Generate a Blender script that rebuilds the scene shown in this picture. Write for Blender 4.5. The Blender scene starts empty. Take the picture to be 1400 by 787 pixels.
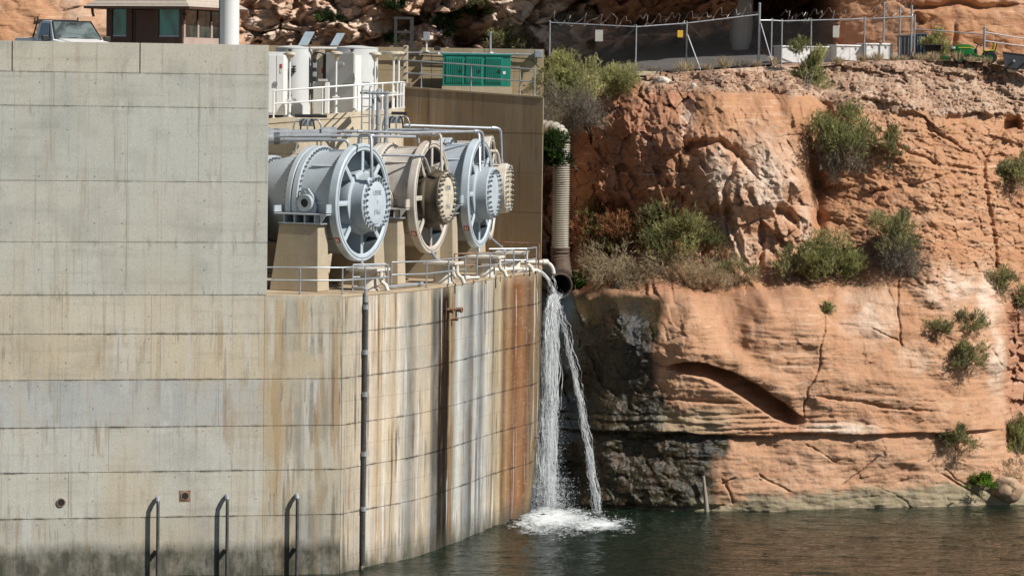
import bpy, math, random
import numpy as np
from mathutils import Vector, Matrix
R = math.radians
S = bpy.context.scene
# ------------------------------------------------------------------ camera
FPX, CX, CY, EYE = 4400.0, 700.0, 393.5, 16.6
HOR, ROLL = 120.0, 0.0145
PITCH = math.atan((CY - HOR) / FPX)
_F = Vector((0, math.cos(PITCH), -math.sin(PITCH)))
_U0 = Vector((0, math.sin(PITCH), math.cos(PITCH)))
_X0 = Vector((1, 0, 0))
_R = _X0 * math.cos(ROLL) + _U0 * math.sin(ROLL)
_U = _U0 * math.cos(ROLL) - _X0 * math.sin(ROLL)
cam = bpy.data.cameras.new('camera'); camo = bpy.data.objects.new('camera', cam)
S.collection.objects.link(camo); S.camera = camo
cam.sensor_width = 36.0; cam.lens = 36.0 * FPX / 1400.0
cam.clip_start = 1.0; cam.clip_end = 3000.0
mw = Matrix.Identity(4)
for i in range(3):
    mw[i][0] = _R[i]; mw[i][1] = _U[i]; mw[i][2] = -_F[i]
mw[2][3] = EYE
camo.matrix_world = mw
# ------------------------------------------------------------------ light
SUN_AZ, SUN_EL = 62.0, 43.0      # azimuth from the viewer's back towards the right
w = bpy.data.worlds.new('World'); S.world = w; w.use_nodes = True
wn = w.node_tree; bg = wn.nodes['Background']
sky = wn.nodes.new('ShaderNodeTexSky'); sky.sky_type = 'NISHITA'; sky.sun_disc = False
sky.sun_elevation = R(SUN_EL); sky.sun_rotation = R(180 - SUN_AZ); sky.altitude = 950
wn.links.new(sky.outputs[0], bg.inputs[0]); bg.inputs[1].default_value = 0.055
sl = bpy.data.lights.new('sun', 'SUN'); slo = bpy.data.objects.new('sun', sl)
S.collection.objects.link(slo); sl.energy = 5.0; sl.angle = R(0.53); sl.color = (1, 0.965, 0.91)
tosun = Vector((math.sin(R(SUN_AZ)) * math.cos(R(SUN_EL)), -math.cos(R(SUN_AZ)) * math.cos(R(SUN_EL)), math.sin(R(SUN_EL))))
slo.rotation_euler = tosun.to_track_quat('Z', 'Y').to_euler()
S.view_settings.view_transform = 'Standard'; S.view_settings.look = 'None'
S.view_settings.exposure = 0.2; S.view_settings.gamma = 1.0
S.render.engine = 'CYCLES'

def at(u, v, D):
    d = _F + _R * ((u - CX) / FPX) + _U * ((CY - v) / FPX)
    k = D / d.y
    return Vector((d.x * k, D, EYE + d.z * k))
def onz(u, v, z):
    d = _F + _R * ((u - CX) / FPX) + _U * ((CY - v) / FPX)
    k = (z - EYE) / d.z
    return Vector((d.x * k, d.y * k, z))
def proj(x, y, z):                      # numpy: world -> photo pixels
    z = z - EYE
    f = y * _F.y + z * _F.z
    r = x * _R.x + y * _R.y + z * _R.z
    t = x * _U.x + y * _U.y + z * _U.z
    return CX + FPX * r / f, CY - FPX * t / f
def px(n, D): return n * D / FPX
def V(*a): return Vector(a)

# ------------------------------------------------------------------ helpers
COL = S.collection
def thing(name, label, cat, loc, group=None, rotz=0.0):
    o = bpy.data.objects.new(name, None); COL.objects.link(o)
    o.empty_display_size = 0.2
    o.location = loc; o.rotation_euler = (0, 0, rotz); o['label'] = label; o['category'] = cat
    if group: o['group'] = group
    return o
def tag(o, label, cat, group=None):
    o['label'] = label; o['category'] = cat
    if group: o['group'] = group
    return o
def base_of(p):
    s = Vector((0, 0, 0))
    while p is not None:
        s += p.location; p = p.parent
    return s
def link_mesh(name, me, mat, parent=None):
    o = bpy.data.objects.new(name, me); COL.objects.link(o)
    if mat is not None: me.materials.append(mat)
    if parent is not None: o.parent = parent
    return o
class MB:
    def __init__(s): s.v = []; s.f = []; s.t = []; s.tint = None; s.uv = []
    def add(s, vs, fs):
        n = len(s.v)
        s.v.extend([tuple(p) for p in vs]); s.f.extend([tuple(i + n for i in f) for f in fs])
        return s
    def obox(s, o, a, b, c):
        o, a, b, c = Vector(o), Vector(a), Vector(b), Vector(c)
        vs = [o, o + a, o + a + b, o + b, o + c, o + a + c, o + a + b + c, o + b + c]
        fs = [(0, 3, 2, 1), (4, 5, 6, 7), (0, 1, 5, 4), (1, 2, 6, 5), (2, 3, 7, 6), (3, 0, 4, 7)]
        if a.cross(b).dot(c) < 0: fs = [f[::-1] for f in fs]
        return s.add(vs, fs)
    def box(s, c, sx, sy, sz, rot=0.0):
        ca, sa = math.cos(rot), math.sin(rot)
        a, b = V(ca * sx, sa * sx, 0), V(-sa * sy, ca * sy, 0)
        return s.obox(Vector(c) - a / 2 - b / 2 - V(0, 0, sz / 2), a, b, V(0, 0, sz))
    def frustum(s, base, top):                       # two quads of points
        vs = list(base) + list(top)
        return s.add(vs, [(3, 2, 1, 0), (4, 5, 6, 7), (0, 1, 5, 4), (1, 2, 6, 5), (2, 3, 7, 6), (3, 0, 4, 7)])
    def cyl(s, p0, p1, r0, r1=None, n=12, caps=True):
        r1 = r0 if r1 is None else r1
        p0, p1 = Vector(p0), Vector(p1)
        z = (p1 - p0).normalized(); x = z.orthogonal().normalized(); y = z.cross(x)
        vs = []
        for p, r in ((p0, r0), (p1, r1)):
            for i in range(n):
                a = 2 * math.pi * i / n
                vs.append(p + x * (r * math.cos(a)) + y * (r * math.sin(a)))
        fs = [(i, (i + 1) % n, n + (i + 1) % n, n + i) for i in range(n)]
        if caps: fs += [tuple(range(n))[::-1], tuple(range(n, 2 * n))]
        return s.add(vs, fs)
    def tube(s, pts, r, n=8, caps=True):
        pts = [Vector(p) for p in pts]
        rs = r if isinstance(r, (list, tuple)) else [r] * len(pts)
        vs, fs = [], []
        d0 = (pts[1] - pts[0]).normalized(); x = d0.orthogonal().normalized()
        for i, p in enumerate(pts):
            if i == 0: d = pts[1] - pts[0]
            elif i == len(pts) - 1: d = pts[-1] - pts[-2]
            else: d = (pts[i + 1] - p).normalized() + (p - pts[i - 1]).normalized()
            d = d.normalized(); x = (x - d * x.dot(d))
            x = x.normalized() if x.length > 1e-6 else d.orthogonal().normalized()
            y = d.cross(x)
            for k in range(n):
                a = 2 * math.pi * k / n
                vs.append(p + x * (rs[i] * math.cos(a)) + y * (rs[i] * math.sin(a)))
        for i in range(len(pts) - 1):
            for k in range(n):
                k2 = (k + 1) % n
                fs.append((i * n + k, i * n + k2, (i + 1) * n + k2, (i + 1) * n + k))
        if caps: fs += [tuple(range(n))[::-1], tuple(range((len(pts) - 1) * n, len(pts) * n))]
        return s.add(vs, fs)
    def lathe(s, prof, o, axis, n=48, caps=False):   # prof: (distance along axis, radius)
        o, z = Vector(o), Vector(axis).normalized()
        x = z.orthogonal().normalized()
        if abs(z.z) < 0.9: x = (V(0, 0, 1) - z * z.z).normalized()
        y = z.cross(x); vs, fs = [], []
        for t, r in prof:
            for k in range(n):
                a = 2 * math.pi * k / n
                vs.append(o + z * t + x * (r * math.cos(a)) + y * (r * math.sin(a)))
        for i in range(len(prof) - 1):
            for k in range(n):
                k2 = (k + 1) % n
                fs.append((i * n + k, i * n + k2, (i + 1) * n + k2, (i + 1) * n + k))
        if caps: fs += [tuple(range(n))[::-1], tuple(range((len(prof) - 1) * n, len(prof) * n))]
        return s.add(vs, fs)
    def prism(s, poly, z0, z1):                      # plan polygon, counter-clockwise; z may be lists
        n = len(poly)
        za = z0 if isinstance(z0, (list, tuple)) else [z0] * n
        zb = z1 if isinstance(z1, (list, tuple)) else [z1] * n
        vs = [(p[0], p[1], za[i]) for i, p in enumerate(poly)] + [(p[0], p[1], zb[i]) for i, p in enumerate(poly)]
        fs = [tuple(range(n))[::-1], tuple(range(n, 2 * n))] + [(i, (i + 1) % n, n + (i + 1) % n, n + i) for i in range(n)]
        ar = sum(poly[i][0] * poly[(i + 1) % n][1] - poly[(i + 1) % n][0] * poly[i][1] for i in range(n))
        if ar < 0: fs = [f[::-1] for f in fs]
        return s.add(vs, fs)
    def build(s, name, mat, parent=None, smooth=False, bevel=0.0, tint=None, uv=None, sharp=35):
        b = base_of(parent)
        me = bpy.data.meshes.new(name)
        me.from_pydata([(p[0] - b.x, p[1] - b.y, p[2] - b.z) for p in s.v], [], s.f); me.update()
        if smooth:
            me.polygons.foreach_set('use_smooth', [True] * len(me.polygons))
            me.set_sharp_from_angle(angle=R(sharp))
        if tint is not None:
            ca = me.color_attributes.new('tint', 'FLOAT_COLOR', 'POINT')
            if len(tint) == 3 and not hasattr(tint[0], '__len__'): arr = np.tile(np.array([*tint, 1.0]), (len(s.v), 1))
            else: arr = np.c_[np.array(tint), np.ones(len(s.v))]
            ca.data.foreach_set('color', arr.astype(np.float32).ravel())
        if uv is not None:
            la = me.attributes.new('su', 'FLOAT', 'POINT'); la.data.foreach_set('value', np.array(uv, dtype=np.float32))
        o = link_mesh(name, me, mat, parent)
        if bevel > 0:
            m = o.modifiers.new('bevel', 'BEVEL'); m.width = bevel; m.segments = 2; m.limit_method = 'ANGLE'; m.angle_limit = R(40)
        return o
def dup(root, loc, rotz=None, label=None, group=None):
    r = root.copy(); COL.objects.link(r); r.location = loc
    if rotz is not None: r.rotation_euler = (0, 0, rotz)
    if label: r['label'] = label
    if group: r['group'] = group
    for ch in list(root.children):
        c = ch.copy(); COL.objects.link(c); c.parent = r
        for g in ch.children:
            d = g.copy(); COL.objects.link(d); d.parent = c
    return r
def catmull(pts, n=6):
    pts = [Vector(p) for p in pts]; out = []
    P = [pts[0] * 2 - pts[1]] + pts + [pts[-1] * 2 - pts[-2]]
    for i in range(1, len(P) - 2):
        for k in range(n):
            t = k / n; a, b, c, d = P[i - 1], P[i], P[i + 1], P[i + 2]
            out.append(0.5 * ((2 * b) + (c - a) * t + (2 * a - 5 * b + 4 * c - d) * t * t + (3 * b - a - 3 * c + d) * t ** 3))
    out.append(pts[-1]); return out

# ------------------------------------------------------------------ numpy noise
def _h(ix, iy, seed):
    a = (ix.astype(np.int64) * 374761393 + iy.astype(np.int64) * 668265263 + seed * 1442695041) & 0x7fffffff
    a = ((a ^ (a >> 13)) * 1274126177) & 0x7fffffff
    a = (a ^ (a >> 16)) & 0xffffff
    return a / float(0xffffff)
def vnoise(x, y, seed=0):
    x0 = np.floor(x); y0 = np.floor(y); fx = x - x0; fy = y - y0
    fx = fx * fx * fx * (fx * (fx * 6 - 15) + 10); fy = fy * fy * fy * (fy * (fy * 6 - 15) + 10)
    a = _h(x0, y0, seed); b = _h(x0 + 1, y0, seed); c = _h(x0, y0 + 1, seed); d = _h(x0 + 1, y0 + 1, seed)
    return (a + (b - a) * fx) * (1 - fy) + (c + (d - c) * fx) * fy - 0.5
def fbm(x, y, seed=0, oct=5, gain=0.5):
    s = 0; a = 1.0
    for i in range(oct):
        s = s + a * vnoise(x, y, seed + i * 17); x = x * 2.03 + 5.1; y = y * 2.03 + 3.7; a *= gain
    return s
def cells(x, y, seed=0, jit=0.9):               # nearest feature: F1, F2, dx, dy, three hashes
    x0 = np.floor(x); y0 = np.floor(y)
    f1 = np.full(x.shape, 9.0); f2 = f1.copy(); dx = f1 * 0; dy = f1 * 0; h1 = f1 * 0; h2 = f1 * 0; h3 = f1 * 0
    for i in (-1, 0, 1):
        for j in (-1, 0, 1):
            cx = x0 + i; cy = y0 + j
            qx = cx + 0.5 + jit * (_h(cx, cy, seed) - 0.5); qy = cy + 0.5 + jit * (_h(cx, cy, seed + 7) - 0.5)
            ex = x - qx; ey = y - qy; d = np.sqrt(ex * ex + ey * ey)
            n = d < f1
            f2 = np.where(n, f1, np.minimum(f2, d))
            f1 = np.where(n, d, f1); dx = np.where(n, ex, dx); dy = np.where(n, ey, dy)
            h1 = np.where(n, _h(cx, cy, seed + 21), h1); h2 = np.where(n, _h(cx, cy, seed + 33), h2); h3 = np.where(n, _h(cx, cy, seed + 45), h3)
    return f1, f2, dx, dy, h1, h2, h3
def facet(x, y, seed, tilt=1.0):                # chiselled blocks: a random height and a random tilt in every cell
    x = x + 0.25 * fbm(x * 1.3, y * 1.3, seed + 90, 3); y = y + 0.25 * fbm(x * 1.3, y * 1.3, seed + 91, 3)
    f1, f2, dx, dy, a, b, c = cells(x, y, seed)
    crack = np.clip(1 - (f2 - f1) / 0.10, 0, 1)
    return (a - 0.5) + tilt * ((b - 0.5) * dx + (c - 0.5) * dy) * 1.6, crack
def sstep(a, b, x):
    t = np.clip((x - a) / (b - a), 0, 1); return t * t * (3 - 2 * t)
def dist_poly(u, v, pts):                       # distance to a polyline and the parameter along it
    best = np.full(u.shape, 1e9); par = np.zeros(u.shape); n = len(pts) - 1
    for i in range(n):
        (ax, ay), (bx, by) = pts[i], pts[i + 1]
        t = np.clip(((u - ax) * (bx - ax) + (v - ay) * (by - ay)) / ((bx - ax) ** 2 + (by - ay) ** 2), 0, 1)
        d = np.hypot(u - ax - t * (bx - ax), v - ay - t * (by - ay))
        m = d < best; best = np.where(m, d, best); par = np.where(m, (i + t) / n, par)
    return best, par
def grid_mesh(name, X, Y, Z, mat, attrs=None, smooth=True):
    nr, nc = X.shape
    me = bpy.data.meshes.new(name)
    co = np.stack([X, Y, Z], -1).reshape(-1, 3).astype(np.float32)
    idx = np.arange(nr * nc).reshape(nr, nc)
    q = np.stack([idx[:-1, :-1], idx[:-1, 1:], idx[1:, 1:], idx[1:, :-1]], -1).reshape(-1, 4)
    me.vertices.add(len(co)); me.vertices.foreach_set('co', co.ravel())
    me.loops.add(q.size); me.loops.foreach_set('vertex_index', q.ravel().astype(np.int32))
    me.polygons.add(len(q)); me.polygons.foreach_set('loop_start', np.arange(0, q.size, 4, dtype=np.int32))
    me.polygons.foreach_set('loop_total', np.full(len(q), 4, dtype=np.int32))
    me.update(calc_edges=True)
    if smooth: me.polygons.foreach_set('use_smooth', [True] * len(q))
    for k, a in (attrs or {}).items():
        la = me.attributes.new(k, 'FLOAT', 'POINT'); la.data.foreach_set('value', a.astype(np.float32).ravel())
    return link_mesh(name, me, mat)
# ------------------------------------------------------------------ materials
class G:
    def __init__(s, name):
        s.m = bpy.data.materials.new(name); s.m.use_nodes = True
        s.nt = s.m.node_tree; s.b = s.nt.nodes['Principled BSDF']; s._pos = None
    def n(s, t, ins=None, **pr):
        k = s.nt.nodes.new(t)
        for a, b in pr.items(): setattr(k, a, b)
        for a, b in (ins or {}).items(): s.put(k.inputs[a], b)
        return k
    def put(s, sock, val):
        if isinstance(val, bpy.types.NodeSocket): s.nt.links.new(val, sock)
        else:
            if sock.type == 'RGBA' and len(val) == 3: val = (*val, 1)
            sock.default_value = val
    def pos(s):
        if s._pos is None: s._pos = s.n('ShaderNodeNewGeometry').outputs['Position']
        return s._pos
    def obj(s): return s.n('ShaderNodeTexCoord').outputs['Object']
    def map(s, vec, sc): return s.n('ShaderNodeMapping', {'Vector': vec, 'Scale': sc}).outputs[0]
    def noise(s, vec, sc, det=4, ro=0.55, dist=0.0):
        return s.n('ShaderNodeTexNoise', {'Vector': vec, 'Scale': sc, 'Detail': det, 'Roughness': ro, 'Distortion': dist}).outputs[0]
    def vor(s, vec, sc, feat='F1', out=0):
        return s.n('ShaderNodeTexVoronoi', {'Vector': vec, 'Scale': sc}, feature=feat).outputs[out]
    def mr(s, v, a, b, c=0.0, d=1.0):
        return s.n('ShaderNodeMapRange', {0: v, 1: a, 2: b, 3: c, 4: d}).outputs[0]
    def math(s, op, a, b=0.0): return s.n('ShaderNodeMath', {0: a, 1: b}, operation=op).outputs[0]
    def mix(s, f, a, b, bl='MIX'):
        return s.n('ShaderNodeMix', {0: f, 6: a, 7: b}, data_type='RGBA', blend_type=bl).outputs[2]
    def ramp(s, f, els, ip='LINEAR'):
        k = s.n('ShaderNodeValToRGB', {0: f}); cr = k.color_ramp; cr.interpolation = ip
        cr.elements.remove(cr.elements[1]); cr.elements[0].position = els[0][0]; cr.elements[0].color = (*els[0][1], 1)
        for p, c in els[1:]: cr.elements.new(p).color = (*c, 1)
        return k.outputs[0]
    def sep(s, v): return s.n('ShaderNodeSeparateXYZ', {0: v}).outputs
    def attr(s, name, out=2): return s.n('ShaderNodeAttribute', attribute_name=name).outputs[out]
    def bump(s, h, st=0.3, d=0.02, nrm=None):
        ins = {'Height': h, 'Strength': st, 'Distance': d}
        if nrm is not None: ins['Normal'] = nrm
        return s.n('ShaderNodeBump', ins).outputs[0]
    def out(s, **k):
        for a, b in k.items():
            s.put(s.b.inputs[{'col': 'Base Color', 'ro': 'Roughness', 'me': 'Metallic', 'nrm': 'Normal', 'spec': 'Specular IOR Level', 'al': 'Alpha', 'tr': 'Transmission Weight', 'ior': 'IOR', 'coat': 'Coat Weight'}[a]], b)
        return s.m

def simple(name, c1, c2=None, sc=3.0, ro=0.6, me=0.0, bump=0.1, streak=False, spec=0.4, rust=0.0):
    g = G(name); c2 = c2 or tuple(x * 0.72 for x in c1)
    p = g.pos()
    n = g.noise(g.map(p, (1, 1, 0.15)) if streak else p, sc, 5, 0.6)
    f = g.mr(n, 0.38, 0.68)
    fine = g.noise(p, sc * 9, 3, 0.6)
    c = g.mix(f, c1, c2)
    c = g.mix(g.mr(fine, 0.3, 0.75, 0.0, 0.35), c, tuple(x * 0.75 for x in c1))
    if rust:
        rn = g.noise(g.map(p, (1, 1, 0.22)), 2.4, 6, 0.72, 0.3)
        c = g.mix(g.mr(rn, 0.74 - rust, 0.80 - rust * .8, 0.0, 0.8), c, g.mix(fine, (.20, .10, .045), (.38, .24, .13)))
        c = g.mix(g.mr(g.noise(p, 0.9, 4), .52, .66, 0, .3), c, tuple(x * 1.22 for x in c1))
    return g.out(col=c, ro=ro, me=me, spec=spec, nrm=g.bump(fine, bump, 0.01))

def concrete(name, base=None, wet=True, streakc=(0.24, 0.15, 0.08), streakamt=0.5, curved=False):
    g = G(name); p = g.pos(); xyz = g.sep(p)
    if base is None: c = g.attr('tint', 0)
    else: c = g.mix(g.mr(g.noise(p, 0.8, 4), 0.35, 0.65), base, tuple(x * 0.86 for x in base))
    st = g.noise(g.map(p, (1, 1, 0.045)), 5.5, 5, 0.65)
    st2 = g.noise(g.map(p, (1, 1, 0.03)), 1.7, 4, 0.6)
    blot = g.noise(p, 0.55, 5, 0.6)
    hor = g.noise(g.map(p, (0.10, 0.10, 1)), 3.2, 4, 0.6)
    if curved:
        su = g.attr('su')
        wob = g.math('MULTIPLY', g.math('SUBTRACT', g.noise(g.map(p, (1.0, 1.0, 0.10)), 2.2, 4, 0.65), 0.5), 0.016)
        def q(u): return (u - 465) / 280.0
        cr = (.61, .51, .375)
        els = [(465, (.50, .44, .34)), (498, (.62, .55, .45)), (508, (.72, .66, .56)), (519, (.55, .42, .27)), (526, (.70, .64, .54)), (541, (.56, .46, .33)), (546, (.70, .64, .55)),
               (563, (.30, .29, .25)), (572, (.62, .55, .44)), (589, (.58, .50, .38)), (594, (.17, .17, .15)), (600, (.16, .14, .11)), (602, (.02, .013, .008)), (614, (.03, .018, .009)),
               (616, (.42, .36, .24)), (619, (.34, .17, .05)), (622, (.36, .36, .31)), (628, (.66, .65, .59)), (645, (.22, .23, .23)), (652, (.60, .59, .55)), (658, (.26, .27, .27)),
               (666, (.62, .59, .52)), (678, (.42, .36, .26)), (685, (.58, .49, .34)), (690, (.21, .13, .065)), (696, (.44, .31, .18)), (704, (.24, .115, .05)), (714, (.37, .20, .09)), (724, (.20, .11, .055)), (732, (.34, .24, .13)), (742, (.15, .12, .06))]
        r = g.ramp(g.math('ADD', g.mr(su, 465, 745), wob), [(q(a), b) for a, b in els])
        ro = g.mr(g.math('ADD', g.math('GREATER_THAN', su, 602), g.math('LESS_THAN', su, 614)), 1.5, 2.0, 0.85, 0.45)
    else: ro = 0.88
    c = g.mix(g.mr(st, 0.54, 0.74, 0.0, streakamt), c, streakc)
    c = g.mix(g.mr(st2, 0.50, 0.68, 0.0, 0.15 if curved else 0.42), c, (.50, .45, .36))
    c = g.mix(g.mr(blot, 0.50, 0.70, 0.0, 0.36), c, (.22, .22, .20))
    c = g.mix(g.mr(hor, 0.53, 0.72, 0.0, 0.12 if curved else 0.26), c, (.20, .19, .16))
    pit = g.math('LESS_THAN', g.vor(p, 6.0), 0.085)
    c = g.mix(g.math('MULTIPLY', pit, 0.75), c, (.08, .075, .06))
    if wet:
        # dirt, chips and lime along the lift joints
        wob2 = g.math('MULTIPLY', g.math('SUBTRACT', g.noise(p, 2.5, 5, 0.7), 0.5), 0.10)
        zj = g.math('ADD', xyz[2], wob2); dm = None
        for zl in [2.02, 3.56, 5.07, 6.66, 8.2, 9.5, 11.27, 13.3, 15.78, 16.9]:
            d_ = g.math('ABSOLUTE', g.math('SUBTRACT', zj, zl)); dm = d_ if dm is None else g.math('MINIMUM', dm, d_)
        nj = g.noise(g.map(p, (1, 1, 0.4)), 1.1, 5, 0.7)
        c = g.mix(g.math('MULTIPLY', g.math('MULTIPLY', g.mr(dm, 0.015, 0.06, 0.9, 0.0), g.mr(xyz[2], 8.5, 10, 1, .4)), g.mr(nj, 0.45, 0.6)), c, (.13, .115, .09))
        c = g.mix(g.math('MULTIPLY', g.mr(dm, 0.05, 0.30, 0.6, 0.0), g.mr(g.noise(g.map(p, (1, 1, 0.3)), 3.1, 5, 0.7), 0.56, 0.68)), c, (.62, .60, .54))
        c = g.mix(g.math('MULTIPLY', g.mr(dm, 0.05, 0.5, 0.6, 0.0), g.mr(g.noise(g.map(p, (1, 1, 0.2)), 4.3, 5, 0.7), 0.57, 0.68)), c, (.20, .17, .12))
    if name == 'wall_concrete':
        ss = g.n('ShaderNodeVectorMath', {0: p, 1: (wd0[0], wd0[1], 0)}, operation='DOT_PRODUCT').outputs['Value']
        fx = g.math('ABSOLUTE', g.math('SUBTRACT', g.math('FRACT', g.math('DIVIDE', ss, 0.92)), 0.5)); fz = g.math('ABSOLUTE', g.math('SUBTRACT', g.math('FRACT', g.math('DIVIDE', g.math('ADD', xyz[2], .12), 0.775)), 0.5))
        rr = g.math('ADD', g.math('POWER', g.math('MULTIPLY', fx, 0.92), 2), g.math('POWER', g.math('MULTIPLY', fz, .775), 2))
        hole = g.math('MULTIPLY', g.math('LESS_THAN', rr, 0.0012), g.math('GREATER_THAN', g.noise(p, 1.7, 2), 0.53))
        c = g.mix(g.math('MULTIPLY', hole, .5), c, (.09, .085, .07))
        # board marks: thin lines between the form boards
        fb = g.math('ABSOLUTE', g.math('SUBTRACT', g.math('FRACT', g.math('DIVIDE', ss, 1.22)), 0.5))
        c = g.mix(g.math('MULTIPLY', g.math('LESS_THAN', fb, 0.008), g.mr(g.noise(p, .9, 4), .42, .62, 0, .5)), c, (.22, .20, .165))
        e0, e1 = [Vector((at(u_, 400, d_).x, d_, 0)).dot(Vector(wd0)) for u_, d_ in ((352, 108.35), (372, 108.45))]
        cm = g.math('MULTIPLY', g.mr(g.math('ADD', ss, g.math('MULTIPLY', g.noise(p, 1.2, 4), .6)), e0 + .3, e1 + .3), g.mr(xyz[2], 9.2, 9.5, 1, 0))
        for sc_, lo_, hi_, cc_, am_, ds in ((1.25, .51, .56, (.46, .35, .20), .75, 0), (2.1, .54, .57, (.60, .59, .55), .75, 3.3), (3.7, .56, .59, (.38, .25, .13), .65, 7.1), (5.2, .59, .61, (.15, .13, .10), .7, 1.7), (1.6, .56, .59, (.26, .27, .25), .6, 9.4)):
            q_ = g.n('ShaderNodeVectorMath', {0: g.map(p, (1, 1, .06)), 1: (ds, ds, ds)}, operation='ADD').outputs[0]
            st_ = g.mr(g.noise(g.map(p, (1, 1, .7)), .75, 4, .6), .40, .54)
            c = g.mix(g.math('MULTIPLY', g.math('MULTIPLY', g.mr(g.noise(q_, sc_, 3, .55), lo_, hi_), g.math('MULTIPLY', st_, cm)), am_), c, cc_)
        lowm = g.mr(xyz[2], 9.3, 8.2, 0, 1)
        for sc_, lo_, hi_, cc_, am_, ds in ((1.5, .57, .62, (.60, .58, .53), .55, 13.0), (3.0, .60, .63, (.33, .235, .13), .55, 15.0), (6.0, .60, .63, (.20, .18, .15), .45, 18.0)):
            q_ = g.n('ShaderNodeVectorMath', {0: g.map(p, (1, 1, .08)), 1: (ds, ds, ds)}, operation='ADD').outputs[0]
            st_ = g.mr(g.noise(g.map(p, (1, 1, .7)), .6, 4, .6), .45, .58)
            c = g.mix(g.math('MULTIPLY', g.math('MULTIPLY', g.mr(g.noise(q_, sc_, 3, .55), lo_, hi_), g.math('MULTIPLY', st_, lowm)), am_), c, cc_)
        ylw = g.noise(g.map(p, (1, 1, .5)), .38, 5, .65)
        c = g.mix(g.math('MULTIPLY', g.mr(ylw, .48, .62, 0, .34), g.mr(xyz[2], 12, 7, .25, 1)), c, (.52, .40, .235))
        c = g.mix(g.mr(g.noise(g.map(p, (1, 1, .06)), 1.3, 5, .6), .58, .70, 0, .4), c, (.56, .55, .50))
    fine = g.noise(p, 26, 4, 0.7)
    c = g.mix(g.mr(fine, 0.38, 0.70, 0.0, 0.34), c, (.14, .13, .11))
    if curved:
        rusty = g.mr(su, 684, 694)
        hl = g.mr(g.noise(g.map(p, (0.25, 0.25, 1)), 9, 4, 0.7), 0.56, 0.66)
        r = g.mix(g.math('MULTIPLY', g.math('MULTIPLY', hl, rusty), 0.35), r, (.60, .47, .33))
        sv = g.noise(g.map(p, (1, 1, 0.05)), 9, 4, 0.65)
        r = g.mix(g.mr(sv, .5, .68, 0, .45), r, g.mix(.5, r, (.20, .15, .09)))
        r = g.n('ShaderNodeGamma', {0: r, 1: 1.35}).outputs[0]
        for sc_, lo_, hi_, cc_, am_ in ((2.6, .585, .60, (.10, .07, .04), .75), (5.5, .60, .62, (.30, .15, .06), .7), (11, .60, .63, (.14, .13, .11), .7), (4.0, .61, .63, (.70, .69, .65), .6)):
            rn = g.noise(g.map(p, (1, 1, 0.035)), sc_, 3, 0.55)
            st_ = g.mr(g.noise(g.map(p, (1, 1, .4)), .7, 4, .6), .42, .55)
            r = g.mix(g.math('MULTIPLY', g.math('MULTIPLY', g.mr(rn, lo_, hi_), st_), am_), r, cc_)
        top = g.mr(xyz[2], 9.0, 9.5, 0, .35)
        r = g.mix(top, r, (.52, .44, .32))
        pat = g.mr(g.noise(g.map(p, (1, 1, .35)), 1.0, 5, .65), .46, .62)
        r = g.mix(g.math('MULTIPLY', g.math('MULTIPLY', pat, g.mr(su, 700, 640, 0.15, .6)), g.math('ADD', g.math('LESS_THAN', su, 601), g.math('GREATER_THAN', su, 617))), r, g.mix(.45, r, (.42, .41, .38)))
        c = g.mix(1.0, g.mix(1.0, c, (2.2, 2.6, 3.6), 'MULTIPLY'), r, 'MULTIPLY')
    if wet:
        zz = g.math('ADD', xyz[2], g.math('MULTIPLY', g.math('SUBTRACT', g.noise(g.map(p, (1, 1, 0.35)), 1.6, 5, 0.65), 0.5), -1.5 if curved else -0.8))
        lim = (0.0, 0.9) if curved else (0.80, 1.25)
        c = g.mix(g.math('MULTIPLY', g.mr(zz, *lim, 0.92, 0.0), g.mr(g.noise(g.map(p, (1, 1, .6)), 2.2, 5, .7), .30, .55, .55, 1)), c, g.mix(g.mr(st, 0.4, 0.6), (.035, .036, .026), (.085, .080, .055)))
    bm = g.bump(g.math('ADD', fine, g.math('MULTIPLY', st, 0.6)), 0.35, 0.012)
    return g.out(col=c, ro=ro, nrm=bm, spec=0.3)

M = {}
wd0 = ((at(469, 400, 109.0) - at(0, 400, 106.4)) * V(1, 1, 0).x if False else Vector((at(469, 400, 109.0).x - at(0, 400, 106.4).x, 2.6, 0))).normalized()
M['conc'] = concrete('wall_concrete')
M['curve'] = concrete('stained_concrete', curved=True, base=(.5, .42, .3), streakamt=0.35)
M['brown'] = concrete('brown_concrete', base=(.30, .205, .11), wet=False, streakc=(.085, .045, .025), streakamt=0.9)
M['cream'] = concrete('cream_concrete', base=(.62, .52, .37), wet=False, streakc=(.36, .24, .12), streakamt=0.45)
M['tan'] = concrete('tan_concrete', base=(.40, .30, .17), wet=False, streakc=(.15, .11, .07), streakamt=0.4)
M['ped'] = concrete('pedestal_concrete', base=(.47, .39, .27), wet=False, streakamt=0.2)
M['deck'] = concrete('deck_concrete', base=(.48, .36, .23), wet=False, streakamt=0.2)
M['blue'] = simple('grey_blue_paint', (.40, .45, .485), (.34, .375, .395), 1.6, 0.5, 0, 0.05, True, rust=.10)
M['blueshade'] = simple('shaded_inner_blue', (.05, .067, .078), (.028, .035, .04), 2.0, 0.6, 0, 0.05, rust=.12)  # blue darkened so the colour carries the shade inside the valves
M['beige'] = simple('weathered_beige_paint', (.56, .53, .47), (.43, .355, .275), 2.2, 0.6, 0, 0.08, True, rust=.16)
M['stain'] = simple('water_stained_paint', (.045, .036, .024), (.17, .135, .085), 2.6, 0.5, 0, 0.1, True)
M['bright'] = simple('pale_blue_paint', (.48, .545, .59), (.40, .46, .50), 2.0, 0.45, 0, 0.04, rust=.09)
M['cap'] = simple('weathered_cap_paint', (.62, .57, .46), (.42, .34, .22), 3.0, 0.5, 0, 0.08, rust=.12)
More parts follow.
